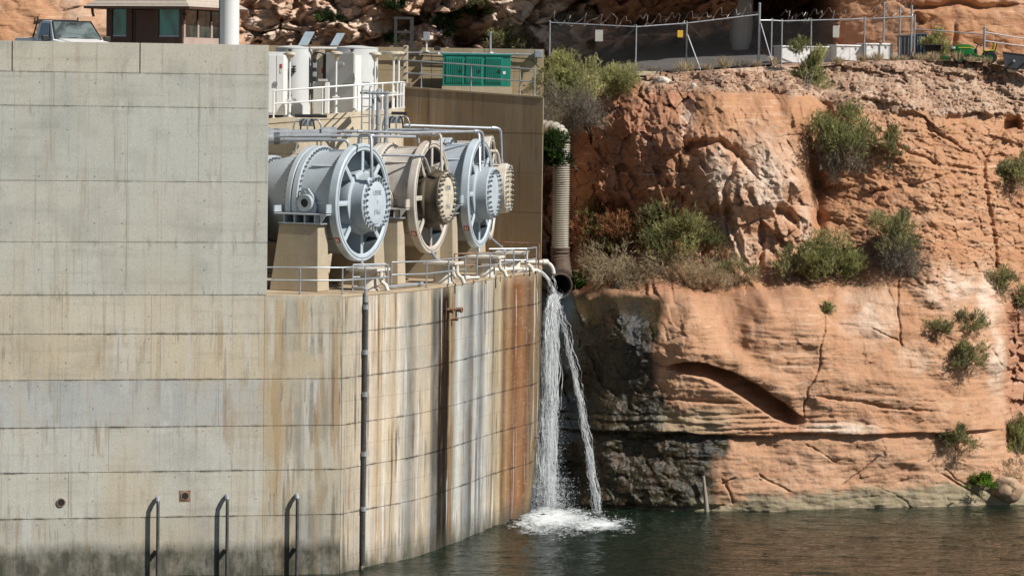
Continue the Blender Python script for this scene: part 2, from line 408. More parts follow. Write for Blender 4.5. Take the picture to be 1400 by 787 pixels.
M['galv'] = simple('galvanised_steel', (.40, .42, .44), (.28, .30, .32), 4.0, 0.42, 0.35, 0.08)
M['rust'] = simple('rusty_steel', (.22, .11, .06), (.33, .24, .18), 6.0, 0.8, 0.0, 0.3)
M['dkpipe'] = simple('dark_weathered_pipe', (.10, .10, .095), (.06, .05, .045), 5.0, 0.5, 0.2, 0.2)
M['tank'] = simple('tank_grey_white_paint', (.60, .61, .60), (.52, .53, .52), 1.4, .5, 0, .05, True, rust=.04)
M['sheetm'] = simple('blue_grey_sheet', (.30, .36, .40), (.24, .29, .32), 3, .4)
M['white'] = simple('white_paint', (.78, .78, .76), (.70, .69, .66), 1.2, 0.4, 0, 0.03, True)
M['offw'] = simple('offwhite_concrete', (.68, .65, .58), (.52, .47, .39), 2.0, 0.75, 0, 0.15, True)
M['greyc'] = simple('grey_cabinet_paint', (.50, .49, .455), (.46, .45, .415), 1.0, 0.5, 0, 0.03, True)
M['green'] = simple('teal_green_paint', (.018, .23, .165), (.012, .175, .125), 2.0, 0.42, 0, 0.05, True)
M['black'] = simple('black_rubber', (.018, .018, .019), (.030, .030, .030), 5.0, 0.6, 0, 0.1)
M['brownp'] = simple('brown_paint', (.095, .047, .030), (.075, .037, .024), 2.0, 0.55, 0, 0.05, True)
M['sunlitp'] = simple('sunlit_frame_paint', (.43, .33, .28), (.36, .27, .23), 2.0, 0.5)  # booth frame colour lightened as on its sunlit side
M['roof'] = simple('tan_shingle', (.46, .40, .33), (.38, .32, .26), 8.0, 0.9, 0, 0.3)
M['bolt'] = simple('bolt_steel', (.27, .29, .30), (.15, .15, .15), 9.0, 0.35, 0.7, 0.1)
M['red'] = simple('red_sticker', (.45, .06, .05))
M['yellow'] = simple('yellow_sign', (.75, .47, .05), (.68, .42, .05), 2, 0.5)
M['sign'] = simple('faded_sign', (.52, .51, .45), (.45, .43, .37), 3, 0.6)
M['mgreen'] = simple('mower_green', (.008, .12, .020), (.006, .095, .016), 3, 0.28, 0, 0.02)
M['seat'] = simple('seat_yellow', (.62, .42, .03), (.5, .33, .03), 3, 0.5)
M['binblue'] = simple('blue_grey_bin', (.085, .12, .17), (.06, .085, .12), 3, 0.5)
M['bingrey'] = simple('dark_grey_bin', (.10, .105, .11), (.07, .07, .075), 3, 0.55)
M['wood'] = simple('weathered_wood', (.33, .29, .24), (.20, .17, .14), 8, 0.85, 0, 0.4, True)
M['corr'] = simple('corrugated_metal', (.46, .425, .36), (.30, .26, .20), 3, 0.5, 0.15, 0.1, True)
M['rock'] = simple('pale_rock', (.62, .56, .48), (.45, .38, .3), 3, 0.9, 0, 0.4)
M['ink'] = simple('faded_lettering', (.22, .25, .28), (.16, .18, .2), 3, 0.7)
def asphalt():
    g = G('asphalt'); p = g.pos(); n = g.noise(p, 30, 4); b = g.noise(p, 0.5, 4)
    c = g.mix(g.mr(b, .35, .65), (.095, .088, .082), (.13, .118, .105))
    c = g.mix(g.mr(n, .4, .7, 0, .5), c, (.055, .052, .05))
    return g.out(col=c, ro=.9, nrm=g.bump(n, .4, .02))
M['asphalt'] = asphalt()
def glass(name, tint, ro=0.03, coat=.15):
    g = G(name); n = g.mr(g.noise(g.map(g.pos(), (1, 1, .5)), 1.5, 3, .6, .8), .42, .58)  # light and dark patches imitate reflections, painted into the glass colour
    return g.out(col=g.mix(n, tint, tuple(x * .35 for x in tint)), ro=ro, spec=0.7, coat=coat)
M['teal'] = glass('teal_glass', (.035, .23, .22), coat=.7); M['dkglass'] = glass('dark_glass', (.055, .06, .05)); M['wind'] = glass('windscreen_glass', (.15, .18, .17), coat=.4)
def leafmat():
    g = G('foliage'); t = g.attr('tint', 0)
    g.out(col=t, ro=0.65, spec=0.2)
    tr = g.n('ShaderNodeBsdfTranslucent', {'Color': t}); mx = g.n('ShaderNodeMixShader', {0: 0.48})
    g.nt.links.new(g.b.outputs[0], mx.inputs[1]); g.nt.links.new(tr.outputs[0], mx.inputs[2])
    g.nt.links.new(mx.outputs[0], g.nt.nodes['Material Output'].inputs[0]); return g.m
M['leaf'] = leafmat()
def sandstone(name='sandstone'):
    g = G(name); p = g.pos()
    big = g.noise(p, 0.28, 5, 0.6); mid = g.noise(p, 1.3, 6, 0.65, 0.4); fine = g.noise(p, 9, 6, 0.7); grit = g.noise(p, 45, 3, 0.7)
    bed = g.noise(g.map(p, (0.12, 0.12, 1)), 3.5, 5, 0.62, 0.25)
    c = g.mix(g.mr(big, 0.35, 0.65), (.395, .20, .098), (.445, .25, .138))
    c = g.mix(g.mr(bed, 0.40, 0.66, 0, 0.55), c, (.40, .185, .10))
    c = g.mix(g.mr(mid, 0.52, 0.72, 0, 0.45), c, (.56, .375, .255))
    red = g.attr('red'); pale = g.attr('pale'); wet = g.attr('wet'); alg = g.attr('alg'); rub = g.attr('rub'); blk = g.attr('blk'); pnk = g.attr('pink')
    c = g.mix(g.math('MULTIPLY', red, 0.85), c, g.mix(g.mr(mid, .35, .65), (.27, .105, .055), (.38, .185, .11)))
    c = g.mix(g.math('MULTIPLY', pnk, .7), c, g.mix(g.mr(mid, .35, .65), (.475, .285, .178), (.56, .405, .29)))
    c = g.mix(g.mr(g.math('MULTIPLY', pale, g.mr(g.math('ADD', mid, g.math('MULTIPLY', fine, 0.7)), 0.62, 1.05, 0.15, 1.35)), 0.1, 0.8, 0, 0.9), c, (.66, .54, .43))
    c = g.mix(rub, c, g.mix(g.mr(mid, .38, .62), (.37, .225, .145), (.45, .34, .245)))
    c = g.mix(g.mr(fine, 0.53, 0.75, 0, 0.5), c, (.29, .14, .078))
    var = g.noise(g.map(p, (1, 1, .28)), .9, 6, .7, .4)
    c = g.mix(g.mr(var, .57, .72, 0, .55), c, (.20, .095, .055))
    bl = g.noise(g.map(p, (.06, .06, 1)), 7.5, 5, .68, .2)
    c = g.mix(g.math('MULTIPLY', g.mr(bl, .575, .61), g.mr(mid, .42, .6, 0, .55)), c, (.27, .115, .055))
    c = g.mix(g.math('MULTIPLY', g.mr(bl, .42, .39), g.mr(big, .42, .58, 0, .55)), c, (.60, .42, .295))
    spk = g.noise(p, 16, 5, .8)
    c = g.mix(g.mr(spk, .57, .66, 0, .5), c, (.25, .12, .065))
    c = g.mix(g.mr(spk, .43, .36, 0, .4), c, (.60, .43, .30))
    scr = g.noise(p, 4.2, 6, .75, .6)
    c = g.mix(g.mr(scr, .60, .70, 0, .5), c, (.66, .50, .37))
    vst = g.noise(g.map(p, (1, 1, 0.22)), 1.6, 6, 0.72, 0.5)
    wc = g.ramp(g.math('ADD', g.math('MULTIPLY', vst, 0.75), g.math('MULTIPLY', fine, 0.25)), [(0.30, (.010, .011, .009)), (0.40, (.030, .032, .018)), (0.455, (.13, .085, .030)), (0.49, (.022, .024, .016)), (0.53, (.055, .052, .022)), (0.56, (.15, .065, .022)), (0.60, (.030, .028, .022)), (0.66, (.10, .075, .04)), (0.78, (.15, .13, .10))])
    wc = g.mix(1.0, wc, (.50, .48, .42), 'MULTIPLY')
    c = g.mix(wet, c, wc)
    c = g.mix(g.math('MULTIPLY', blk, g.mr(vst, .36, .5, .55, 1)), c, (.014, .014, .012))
    c = g.mix(alg, c, g.mix(g.mr(mid, .4, .6), (.235, .215, .135), (.33, .28, .19)))
    c = g.mix(g.mr(g.vor(p, 3.3), .10, .05, 0, .0), c, (.2, .1, .05))
    ro = g.mr(g.math('MULTIPLY', wet, g.mr(fine, .4, .6, .6, 1.0)), 0, 1, 0.92, 0.27)
    h = g.math('ADD', g.math('MULTIPLY', fine, 0.6), g.math('ADD', g.math('MULTIPLY', grit, 0.25), g.math('MULTIPLY', bed, g.mr(wet, 0, 1, .5, .12))))
    return g.out(col=c, ro=ro, spec=g.mr(wet, 0, 1, 0.25, 0.42), nrm=g.bump(h, 0.55, 0.09))
M['sand'] = sandstone()
def watermat():
    g = G('river_water'); p = g.pos()
    a = g.noise(g.map(p, (0.55, 1.0, 1)), 1.1, 5, 0.6, 0.6); b = g.noise(g.map(p, (0.8, 1.6, 1)), 4.5, 4, 0.6)
    h = g.math('ADD', g.math('MULTIPLY', a, 1.0), g.math('MULTIPLY', b, 0.22))
    return g.out(col=(.008, .015, .009), ro=0.04, ior=1.333, spec=0.5, nrm=g.bump(h, 0.65, 0.25))
M['water'] = watermat()
def foammat(name, col, al):
    g = G(name); p = g.pos()
    nz = g.noise(g.map(p, (1, 1, .30)), 5.5, 4, .65); al = g.mr(nz, .40, .58, al * .12, al)
    return g.out(col=col, ro=0.35, spec=0.5, al=al)
M['foam'] = foammat('white_water', (.82, .85, .86), 0.8)
M['sheet'] = foammat('falling_water', (.72, .76, .77), 0.28)
# ------------------------------------------------------------------ main cliff
CP = [(735,712,132.5),(770,708,129.5),(800,705,127.2),(860,703,126.8),(980,700,126.8),(1100,699,127.3),(1200,697,128),(1300,694,129.2),(1400,690,130.5),(1490,688,131.5),
(735,600,133),(772,600,129.6),(800,600,127.6),(870,600,127.0),(980,600,127.0),(1100,600,127.5),(1200,600,128.4),(1300,600,129.5),(1370,600,131),(1400,600,132.5),(1490,600,132),
(740,500,134),(780,500,129.2),(830,500,127.4),(900,500,126.8),(980,500,127.0),(1100,500,127.8),(1200,500,129),(1300,500,130.3),(1365,500,132),(1395,500,135),(1490,500,135),
(750,418,135),(782,415,130.0),(850,415,128.3),(950,415,128.1),(1050,415,128.5),(1100,415,129),(1200,415,130),(1300,415,131.4),(1360,420,133.2),(1400,420,135.5),(1490,420,137),
(760,396,138),(790,398,133),(850,396,131.4),(950,394,131.3),(1050,394,131.2),(1100,390,130.9),
(735,370,140),(760,370,140),(785,370,136.3),(830,362,134.3),(900,360,133.0),(980,360,132.4),(1060,362,132.2),(1110,362,131.9),(1160,370,131.3),(1250,360,131.7),(1330,360,133),(1370,360,135),(1490,360,137),
(740,250,141),(765,250,140),(785,250,136.9),(830,250,135.0),(900,250,133.4),(980,250,132.5),(1050,250,132.5),(1095,250,132.9),(1118,250,135.2),(1140,250,134.6),(1200,250,133.8),(1300,250,134.2),(1350,250,135.6),(1400,250,137.5),(1490,250,138),
(760,165,142),(800,160,137.6),(850,150,136),(900,145,134.9),(980,140,134.2),(1050,145,134.4),(1105,150,135),(1120,150,136.3),(1150,150,136.0),(1250,150,136.0),(1350,150,137.2),(1400,150,138.5),(1490,150,139),
(880,125,136.8),(950,120,136.3),(1050,122,136.6),(1150,125,137.6),(1250,125,137.8),(1400,125,139.3),
(770,120,141),(820,118,139.5),(880,102,139),(950,98,139.3),(1050,92,139.8),(1150,88,140.2),(1250,84,140.4),(1350,86,140.8),(1400,97,141),(1490,105,141)]
class RBF:
    def __init__(s, cps):
        P = np.array([tuple(at(u, v, D)) for u, v, D in cps]); s.x = P[:, 0]; s.z = P[:, 2]; s.n = len(P)
        d = s.k(s.x, s.z); A = np.zeros((s.n + 3, s.n + 3)); A[:s.n, :s.n] = d
        Q = np.c_[np.ones(s.n), s.x, s.z]; A[:s.n, s.n:] = Q; A[s.n:, :s.n] = Q.T
        s.w = np.linalg.solve(A, np.r_[P[:, 1], 0, 0, 0])
    def k(s, x, z): return -np.sqrt((x[:, None] - s.x) ** 2 + (z[:, None] - s.z) ** 2 + 0.05)
    def __call__(s, x, z):
        sh = np.shape(x); x = np.ravel(x).astype(float); z = np.ravel(z).astype(float); out = np.empty(len(x))
        for i in range(0, len(x), 20000):
            j = slice(i, i + 20000); out[j] = s.k(x[j], z[j]) @ s.w[:s.n] + s.w[s.n] + s.w[s.n + 1] * x[j] + s.w[s.n + 2] * z[j]
        return out.reshape(sh)
cliffD = RBF(CP)
TOPP = [(700,118,141),(770,116,141),(820,114,139.5),(866,104,139),(900,100,139),(950,97,139.3),(1050,91,139.8),(1120,89,140),(1180,85,140.2),(1250,82,140.4),(1310,83,140.6),(1350,86,140.8),(1400,97,141),(1520,108,141)]
_tp = [at(*t) for t in TOPP]
def ztop(x): return np.interp(x, [p.x for p in _tp], [p.z for p in _tp])
def ytop(x): return np.interp(x, [p.x for p in _tp], [p.y for p in _tp])
def groove(y, u, v, pts, wid, dep, seed, jag=6):
    uu = u + jag * fbm(u / 25, v / 25, seed, 4); vv = v + jag * fbm(u / 25, v / 25, seed + 5, 4)
    d, t = dist_poly(uu, vv, pts)
    tap = np.clip(np.minimum(t, 1 - t) * 8, 0.25, 1)
    return y + dep * np.exp(-(d / (wid * tap)) ** 2) * tap
def facez(y, k): return y
def make_cliff():
    x0, x1 = at(738, 400, 133).x, at(1480, 400, 133).x
    nc, nr = 640, 560
    X, T = np.meshgrid(np.linspace(x0, x1, nc), np.linspace(0, 1, nr))
    Z = -1.2 + T * (ztop(X) + 1.2)
    Y = cliffD(X + .35 * fbm(X * .5, Z * .5, 1, 3), Z + 0.55 * fbm(X * 0.45, Z * 0.3, 2, 4))
    u, v = proj(X, Y, Z)
    # broad swells
    Y = Y + 0.7 * fbm(X * 0.28, Z * 0.33, 3, 4) * sstep(745, 800, u)
    # smooth bedded lower slab, blocky upper buttress, rubble band at the top
    vr = np.interp(u, [780, 880, 950, 1050, 1110, 1150, 1250, 1330, 1400, 1480], [95, 122, 122, 118, 130, 148, 150, 160, 158, 160]) + 10 * fbm(u / 40, v / 40, 71, 4)
    rub = sstep(6, -5, v - vr) * sstep(868, 885, u)
    rough = sstep(1010, 880, u + 40 * fbm(u / 60, v / 60, 12, 3)) * sstep(408, 388, v) * sstep(100, 130, v)
    mid = sstep(1130, 1085, u) * sstep(408, 385, v) * (1 - rough)
    upper = sstep(1105, 1130, u) * sstep(560, 380, v) * (1 - rub)
    low = sstep(385, 410, v) * (1 - upper)
    # warped coordinates tilt the joints the way the real rock breaks
    a = X + 0.25 * Z; b = Z - 0.12 * X
    f1, c1 = facet(a * 0.75, b * 0.55, 5, 1.5); f2, c2 = facet(a * 2.0, b * 1.5, 9, 1.3); f3, c3 = facet(a * 4.6, b * 3.6, 15, 1.2)
    Y += rough * (0.50 * f1 + 0.30 * f2 + 0.13 * f3 + 0.06 * c2)
    Y += mid * (0.34 * f1 * sstep(240, 330, v) + 0.22 * f2 * sstep(200, 320, v + 30 * fbm(u / 30, v / 60, 5, 3)) + 0.09 * f2 + 0.05 * f3 + 0.05 * c2 * sstep(220, 300, v))
    # sloping joints of the right hand slope
    a2 = X * 0.9 - Z * 0.35; b2 = Z + 0.25 * X
    g1, d1 = facet(a2 * 0.55, b2 * 0.9, 31, 1.5); g2, d2 = facet(a2 * 1.5, b2 * 2.6, 37, 1.4); g3, d3 = facet(a2 * 3.6, b2 * 6, 41, 1.0)
    up2 = sstep(430, 330, v + 30 * fbm(u / 50, v / 50, 8, 3))
    rdg = np.abs(fbm(a2 * 0.5 + .4 * fbm(X, Z, 46, 3), b2 * 1.1, 47, 4)); rd2 = np.abs(fbm(a2 * 1.3, b2 * 3.2, 48, 4))
    Y += upper * (0.20 * g1 * (0.15 + 0.85 * up2) + 0.10 * g2 * (0.15 + 0.85 * up2) + 0.05 * g3 * up2 + 0.34 * (0.4 - rdg) * (.2 + .8 * up2) + 0.16 * np.clip(.12 - rd2, 0, 1) * up2 * 4 + .12 * fbm(a2 * 1.2, b2 * 2.0, 49, 5))
    # bedding of the lower slab: gentle strata that dip a little
    bz = Z + 0.06 * X + 0.35 * fbm(X * 0.18, Z * 0.2, 44, 3)
    st = fbm(X * 0.12, bz * 2.6, 51, 5, 0.6)
    wl_ = sstep(985, 905, u + 20 * fbm(u / 30, v / 30, 59, 3))
    Y += low * (0.05 * st * (1 - .7 * wl_) + 0.05 * fbm(X * 1.5, bz * 6, 57, 4) * (1 - .6 * wl_) + wl_ * (.22 * fbm(X * .8, Z * 1.0, 53, 5, .6) + .10 * f2) + 0.10 * fbm(X * 0.7, Z * 0.9, 58, 4))
    Y += sstep(700, 600, v) * 0.05 * fbm(X * 2.2, Z * 2.2, 61, 5) + 0.025 * fbm(X * 6, Z * 6, 64, 4)
    # thin strata just above the undercut
    band = sstep(556, 566, v) * sstep(597, 590, v) * sstep(930, 980, u) * sstep(1180, 1130, u)
    Y += band * 0.035 * np.sin((v + 0.02 * u) * 0.85 + 2 * fbm(u / 90, v / 8, 66, 2))
    # the long horizontal undercut
    vc = np.interp(u, [745, 766, 831, 925, 1016, 1095, 1199, 1292, 1374, 1400, 1480], [583, 585, 587, 591, 596, 594, 593, 591, 587, 585, 580]) + 2.5 * fbm(u / 30, v * 0 + 3, 77, 4)
    dv = v - vc; wet_l = sstep(1000, 900, u)
    s = sstep(1385, 1330, u)
    Y += s * ((0.20 + 0.26 * wet_l + .05 * fbm(u / 60, v * 0, 88, 3)) * np.exp(-np.clip(dv, 0, None) / 13) * sstep(-1.0, 2.0, dv)) - s * 0.16 * np.exp(-np.clip(-dv, 0, None) / 16) * sstep(1.5, -1.5, dv)
    for off, amp in ((-12, 0.12), (-22, 0.07)):
        Y += wet_l * amp * np.exp(-((dv - off + 4 * fbm(u / 40, v / 30, 79, 3)) / 2.2) ** 2)
    # crescent shaped scoop
    up = np.interp(u, [905, 918, 932, 965, 1000, 1040, 1075, 1090, 1104], [504, 498, 494, 496, 507, 528, 552, 566, 575]) + 3 * fbm(u / 22, v / 60, 83, 4)
    lo = np.interp(u, [905, 918, 965, 1000, 1040, 1060, 1085, 1094, 1104], [505, 507, 518, 535, 561, 575, 584, 586, 584])
    sc = (v - up) / np.maximum(lo - up, 1.0)
    tap = sstep(908, 935, u) * sstep(1104, 1080, u)
    Y += tap * 1.9 * sstep(-0.03, 0.08, sc) * np.clip(1 - sc, 0, 1) ** 0.55
    Y -= tap * 0.25 * np.exp(-((v - up + 14) / 16) ** 2)
    # cracks
    Y = groove(Y, u, v, [(1135, 400), (1128, 440), (1120, 505), (1102, 545), (1096, 575)], 1.2, 0.14, 101)
    Y = groove(Y, u, v, [(1228, 365), (1226, 420), (1230, 485)], 1.5, 0.12, 102)
    Y = groove(Y, u, v, [(1112, 140), (1116, 230), (1124, 330)], 7, 0.7, 103, 4)
    Y = groove(Y, u, v, [(1396, 172), (1374, 176), (1352, 208), (1345, 232), (1355, 300), (1368, 370), (1374, 430)], 3.0, 0.32, 104)
    Y = groove(Y, u, v, [(1400, 168), (1384, 173), (1376, 176)], 9, 1.0, 105, 3)
    Y = groove(Y, u, v, [(1255, 175), (1300, 190), (1345, 220)], 2.5, 0.24, 106)
    Y = groove(Y, u, v, [(1208, 160), (1228, 200), (1285, 226), (1345, 232)], 2.6, 0.26, 107)
    Y = groove(Y, u, v, [(1180, 268), (1250, 250), (1318, 236)], 2.4, 0.18, 108)
    Y = groove(Y, u, v, [(935, 212), (950, 197), (985, 196), (1012, 212), (1040, 246)], 6, 0.55, 109)
    Y = groove(Y, u, v, [(1058, 286), (1078, 290), (1092, 310)], 6, 0.6, 110, 3)
    Y = groove(Y, u, v, [(1012, 212), (990, 260), (1000, 320), (1030, 372)], 4, 0.30, 111)
    Y = groove(Y, u, v, [(1040, 300), (1046, 340), (1036, 388)], 3.5, 0.28, 112)
    Y = groove(Y, u, v, [(1035, 646), (1060, 662), (1084, 673)], 1.3, 0.14, 113, 3)
    Y = groove(Y, u, v, [(1284, 645), (1310, 662), (1345, 682)], 1.5, 0.16, 114, 3)
    Y = groove(Y, u, v, [(985, 650), (998, 678), (1004, 690)], 1.2, 0.10, 115, 3)
    Y = groove(Y, u, v, [(905, 545), (940, 547), (1020, 550)], 2.2, 0.15, 116, 3)
    Y = groove(Y, u, v, [(1100, 540), (1180, 550), (1240, 560), (1290, 562)], 2.2, 0.14, 117, 4)
    Y = groove(Y, u, v, [(770, 696), (850, 694), (940, 697), (990, 692)], 4.5, 0.35, 118, 5)
    Y = groove(Y, u, v, [(800, 470), (815, 500), (830, 525)], 4, 0.25, 119, 6)
    rg = random.Random(9)
    for k in range(34):
        uu0, vv0 = rg.uniform(900, 1390), rg.uniform(160, 690); an = rg.choice([.15, -.1, .05, .6, -.5, 1.3]) + rg.uniform(-.25, .25); L = rg.uniform(25, 90); pp = [(uu0, vv0)]
        if 900 < uu0 < 1110 and 480 < vv0 < 600: continue
        for q in range(3): an += rg.uniform(-.4, .4); pp.append((pp[-1][0] + L / 3 * math.cos(an), pp[-1][1] + L / 3 * math.sin(an)))
        Y = groove(Y, u, v, pp, rg.uniform(.8, 1.3), rg.uniform(.05, .13), 400 + k, 5)
    tb = bz * 1.5 + .5 * fbm(X * .25, Z * .8, 520, 4); fr = tb - np.floor(tb); tb2 = bz * 4.2 + .8 * fbm(X * .3, Z * .9, 521, 4); fr2 = tb2 - np.floor(tb2)
    pb = sstep(-.02, .2, fbm(X * .22, Z * .9, 522, 4)); pb2 = sstep(-.05, .2, fbm(X * .3 + 7, Z * 1.4, 523, 4))
    Y += (1 - rub) * (1 - rough) * (1 - mid * .6) * (1 - .8 * low * wl_) * (.05 * pb * (sstep(0, .10, fr) * (1 - fr)) + .026 * pb2 * (sstep(0, .15, fr2) * (1 - fr2)))
    # sharp small breaks and grit everywhere
    h1, e1 = facet(a * 0.9 + 3, Z * 2.4, 501, 1.3); h2, e2 = facet(X * 2.6, Z * 5.5, 503, 1.2)
    pt = sstep(-.05, .25, fbm(X * .35, Z * .5, 505, 4))
    Y += (1 - rub) * (1 - rough) * (1 - .55 * low) * (.08 * h1 * (.2 + .8 * pt) + .04 * h2 * (.2 + .8 * pt))
    # right edge: broken red recess
    rr = sstep(1372, 1384, u + 5 * fbm(u / 20, v / 20, 121, 3)) * sstep(390, 420, v) * sstep(600, 570, v)
    Y += rr * (0.4 + 0.35 * g2 + 0.2 * f2)
    # rubble: cemented stones of many sizes
    for sc_, am, sd in ((0.9, 0.07, 131), (2.4, 0.12, 132), (5.0, 0.11, 133), (9.0, 0.075, 134)):
        q1, q2, _, _, h1, _, _ = cells(X * sc_ + fbm(X, Z, 7, 3), Z * sc_ * 1.25 + fbm(X, Z, 8, 3), sd)
        Y -= rub * am * (0.4 + h1) * np.clip(1 - (q1 / 0.62) ** 2, 0, 1)
    sh = fbm(X * 0.45, Z * 1.7 + .3 * X, 141, 5)
    Y += rub * (0.42 * sh + .30 * sstep(.02, .10, sh))
    # material masks
    nz = 16 * fbm(u / 28, v / 40, 151, 5); nh = 9 * fbm(u / 18, v / 18, 152, 4)
    wet = sstep(906, 886, u + nz * 0.9 + 22 * sstep(405, 430, v) * 0) * sstep(398, 412, v + nh) * sstep(548, 535, v)
    wet = np.maximum(wet, sstep(918, 896, u + nz) * sstep(530, 545, v) * sstep(600, 592, v))
    wet = np.maximum(wet, sstep(980, 955, u + nz * 1.2) * sstep(594, 598, v) * sstep(706, 690, v + nz * 0.3))
    wet = np.maximum(wet, sstep(1010, 985, u + nz * 1.6) * sstep(590, 596, v) * sstep(632, 610, v + nz) * 0.9)
    wet = np.maximum(wet, sstep(975, 955, u + nz) * sstep(585, 600, v))
    wet = np.maximum(wet, np.exp(-((v - vc - 3) / 5) ** 2) * sstep(1090, 960, u + nz) * 0.85)
    wet = np.maximum(wet, sstep(790, 770, u + nz * 0.5) * sstep(300, 420, v))
    # a drier tan patch inside the wet rock
    dry = np.exp(-(((u - 815) / 42) ** 2 + ((v - 450) / 34) ** 2)) * 0.35
    wet = np.clip(1.25 * wet * (1 - .3 * dry), 0, 1)
    wl = np.interp(u, [780, 980, 1100, 1250, 1330, 1480], [690, 682, 676, 664, 664, 664])
    alg = sstep(-6, 9, v - wl + nh * 1.4 + nz * .4) * 0.85 * (1 - 0.5 * sstep(980, 900, u))
    alg = np.maximum(alg, 0.62 * sstep(880, 925, u) * sstep(1040, 960, u + nz) * sstep(552, 566, v + nh * .5) * sstep(594, 588, v))
    pale = np.zeros_like(u)
    for (pu, pv, su, sv, am) in ((1045, 250, 55, 70, .8), (985, 240, 25, 45, .9), (1010, 330, 60, 50, .5), (1190, 430, 45, 45, .6), (1300, 395, 55, 35, .7), (1350, 410, 16, 45, 1.0), (1362, 490, 12, 50, .9), (1150, 585, 55, 9, 1.0), (1100, 320, 12, 60, .6), (1255, 490, 50, 25, .35), (940, 165, 10, 30, .9)):
        pale = np.maximum(pale, am * np.exp(-(((u - pu) / su) ** 2 + ((v - pv) / sv) ** 2)))
    red = np.maximum(rough * 0.85, rr)
    red = np.maximum(red, 0.5 * sstep(1060, 1085, u) * sstep(1130, 1110, u) * sstep(560, 575, v) * sstep(600, 594, v))
    red = np.maximum(red, mid * sstep(960, 900, u) * 0.5)
    pink = 0.45 * sstep(594, 602, v) * (1 - alg) + 0.30 * low * sstep(594, 588, v)
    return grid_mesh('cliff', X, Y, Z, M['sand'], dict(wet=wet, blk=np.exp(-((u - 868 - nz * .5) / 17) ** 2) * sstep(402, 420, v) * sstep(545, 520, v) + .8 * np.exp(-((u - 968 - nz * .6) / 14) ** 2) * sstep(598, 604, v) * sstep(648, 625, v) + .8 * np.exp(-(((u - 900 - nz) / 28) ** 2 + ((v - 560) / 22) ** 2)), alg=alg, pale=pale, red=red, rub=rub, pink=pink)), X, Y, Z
cliff, cX, cY, cZ = make_cliff(); cliff['kind'] = 'structure'
def on_cliff(u, v):                      # where the sight line through a photo pixel meets the cliff
    D = 132.0
    for _ in range(12):
        p = at(u, v, D); i = np.argmin(np.abs(cX[0] - p.x)); j = np.argmin(np.abs(cZ[:, i] - p.z)); D = 0.5 * D + 0.5 * float(cY[j, i])
    return at(u, v, D)

# ------------------------------------------------------------------ far cliff with the alcove
BP = [(-150,40,139),(0,40,139),(120,30,140),(250,30,143),(330,40,146),(430,40,148),(560,40,149),(700,40,149),(760,40,149.5),(850,40,151),(1000,40,151.5),(1140,40,147),(1250,40,147),(1400,40,148),(1550,40,149),
(-150,-110,141),(150,-110,144),(330,-110,147),(560,-110,148),(760,-110,147),(880,-90,144.5),(1000,-90,143.5),(1140,-110,145),(1400,-110,149),(1550,-110,151),(-150,150,139),(330,150,146),(700,150,149),(1000,150,152),(1400,150,147)]
farD = RBF(BP)
def make_far():
    x0, x1 = -31.0, 33.0
    zs = np.r_[np.linspace(14.5, 22.5, 230), 22.5 + 0.05 * np.cumsum(1.045 ** np.arange(95))]
    xs = np.linspace(x0, x1, 860)
    X, Z = np.meshgrid(xs, zs)
    Zc = np.minimum(Z, 23.5); Y = farD(X, Zc) + 0.25 * np.maximum(Z - 23.5, 0)
    u, v = proj(X, Y, Z)
    blk = sstep(318, 345, u + 10 * fbm(u / 30, v / 30, 3, 3)) * sstep(1148, 1140, u)
    rt = sstep(1136, 1144, u); lf = 1 - sstep(318, 345, u)
    a = X + 0.4 * Z; b = Z - 0.35 * X
    f1, c1 = facet(a * 0.42, b * 0.62, 205, 1.7); f2, c2 = facet(a * 1.0, b * 1.5, 209, 1.4); f3, c3 = facet(a * 2.4, b * 3.3, 215, 1.2)
    deep = sstep(0.16, 0.42, fbm(X * 0.33 + 2, Z * 0.7, 222, 4) + 0.25 * c1)
    Y += blk * (1.5 * f1 + 0.85 * f2 + 0.40 * f3 + 0.25 * c1 + 0.08 * c2 + 1.3 * deep + .2 * fbm(X * 1.5, Z * 2.5, 235, 5))
    Y += (rt + lf) * (0.45 * fbm(X * 0.3, Z * 0.5, 231, 4) + 0.16 * fbm(X * 0.9, Z * 1.6, 232, 5) + 0.10 * f2 * lf + 0.05 * c2)
    Y += 0.06 * fbm(X * 2.5, Z * 2.5, 233, 4)
    Y = groove(Y, u, v, [(1225, 0), (1260, 10), (1310, 2), (1340, 12), (1400, 5)], 5, 0.5, 241, 6)
    Y = groove(Y, u, v, [(1306, 30), (1304, 60), (1306, 95)], 2.5, 0.25, 242, 4)
    Y = groove(Y, u, v, [(1250, 18), (1262, 34)], 3.5, 0.35, 243, 4)
    vb = np.interp(u, [770, 800, 850, 900, 960, 1000, 1012, 1030], [92, 78, 66, 60, 56, 42, 0, -90]) + 9 * fbm(u / 25, v / 25, 251, 4)
    edge = np.interp(v, [-120, -60, 0, 40, 85, 150], [1150, 1146, 1144, 1142, 1135, 1133]) + 6 * fbm(v / 30, u / 300, 255, 4)
    alc = sstep(-3, 3, v - vb) * sstep(768, 785, u) * sstep(3, -3, u - edge) * sstep(-88, -76, v)
    Y += alc * (11.0 + 1.2 * f2)
    dark = sstep(840, 880, u) * sstep(1144, 1136, u)
    red = np.maximum(0.55 * sstep(740, 800, u) * (1 - rt), 0.45 * blk * (c1 > .5))
    pale = blk * sstep(860, 740, u) * (0.70 + 1.0 * np.clip(fbm(X * .5, Z * .8, 261, 4), -.3, .5))
    z0 = np.zeros_like(u)
    pink = blk * sstep(840, 740, u) * 0.85
    pale = np.maximum(pale, lf * 0.35 * sstep(40, 100, u))
    return grid_mesh('far_cliff', X, Y, Z, M['sand'], dict(wet=z0, alg=z0, pale=np.clip(pale, 0, 1), red=red, rub=z0, pink=pink)), X, Y, Z
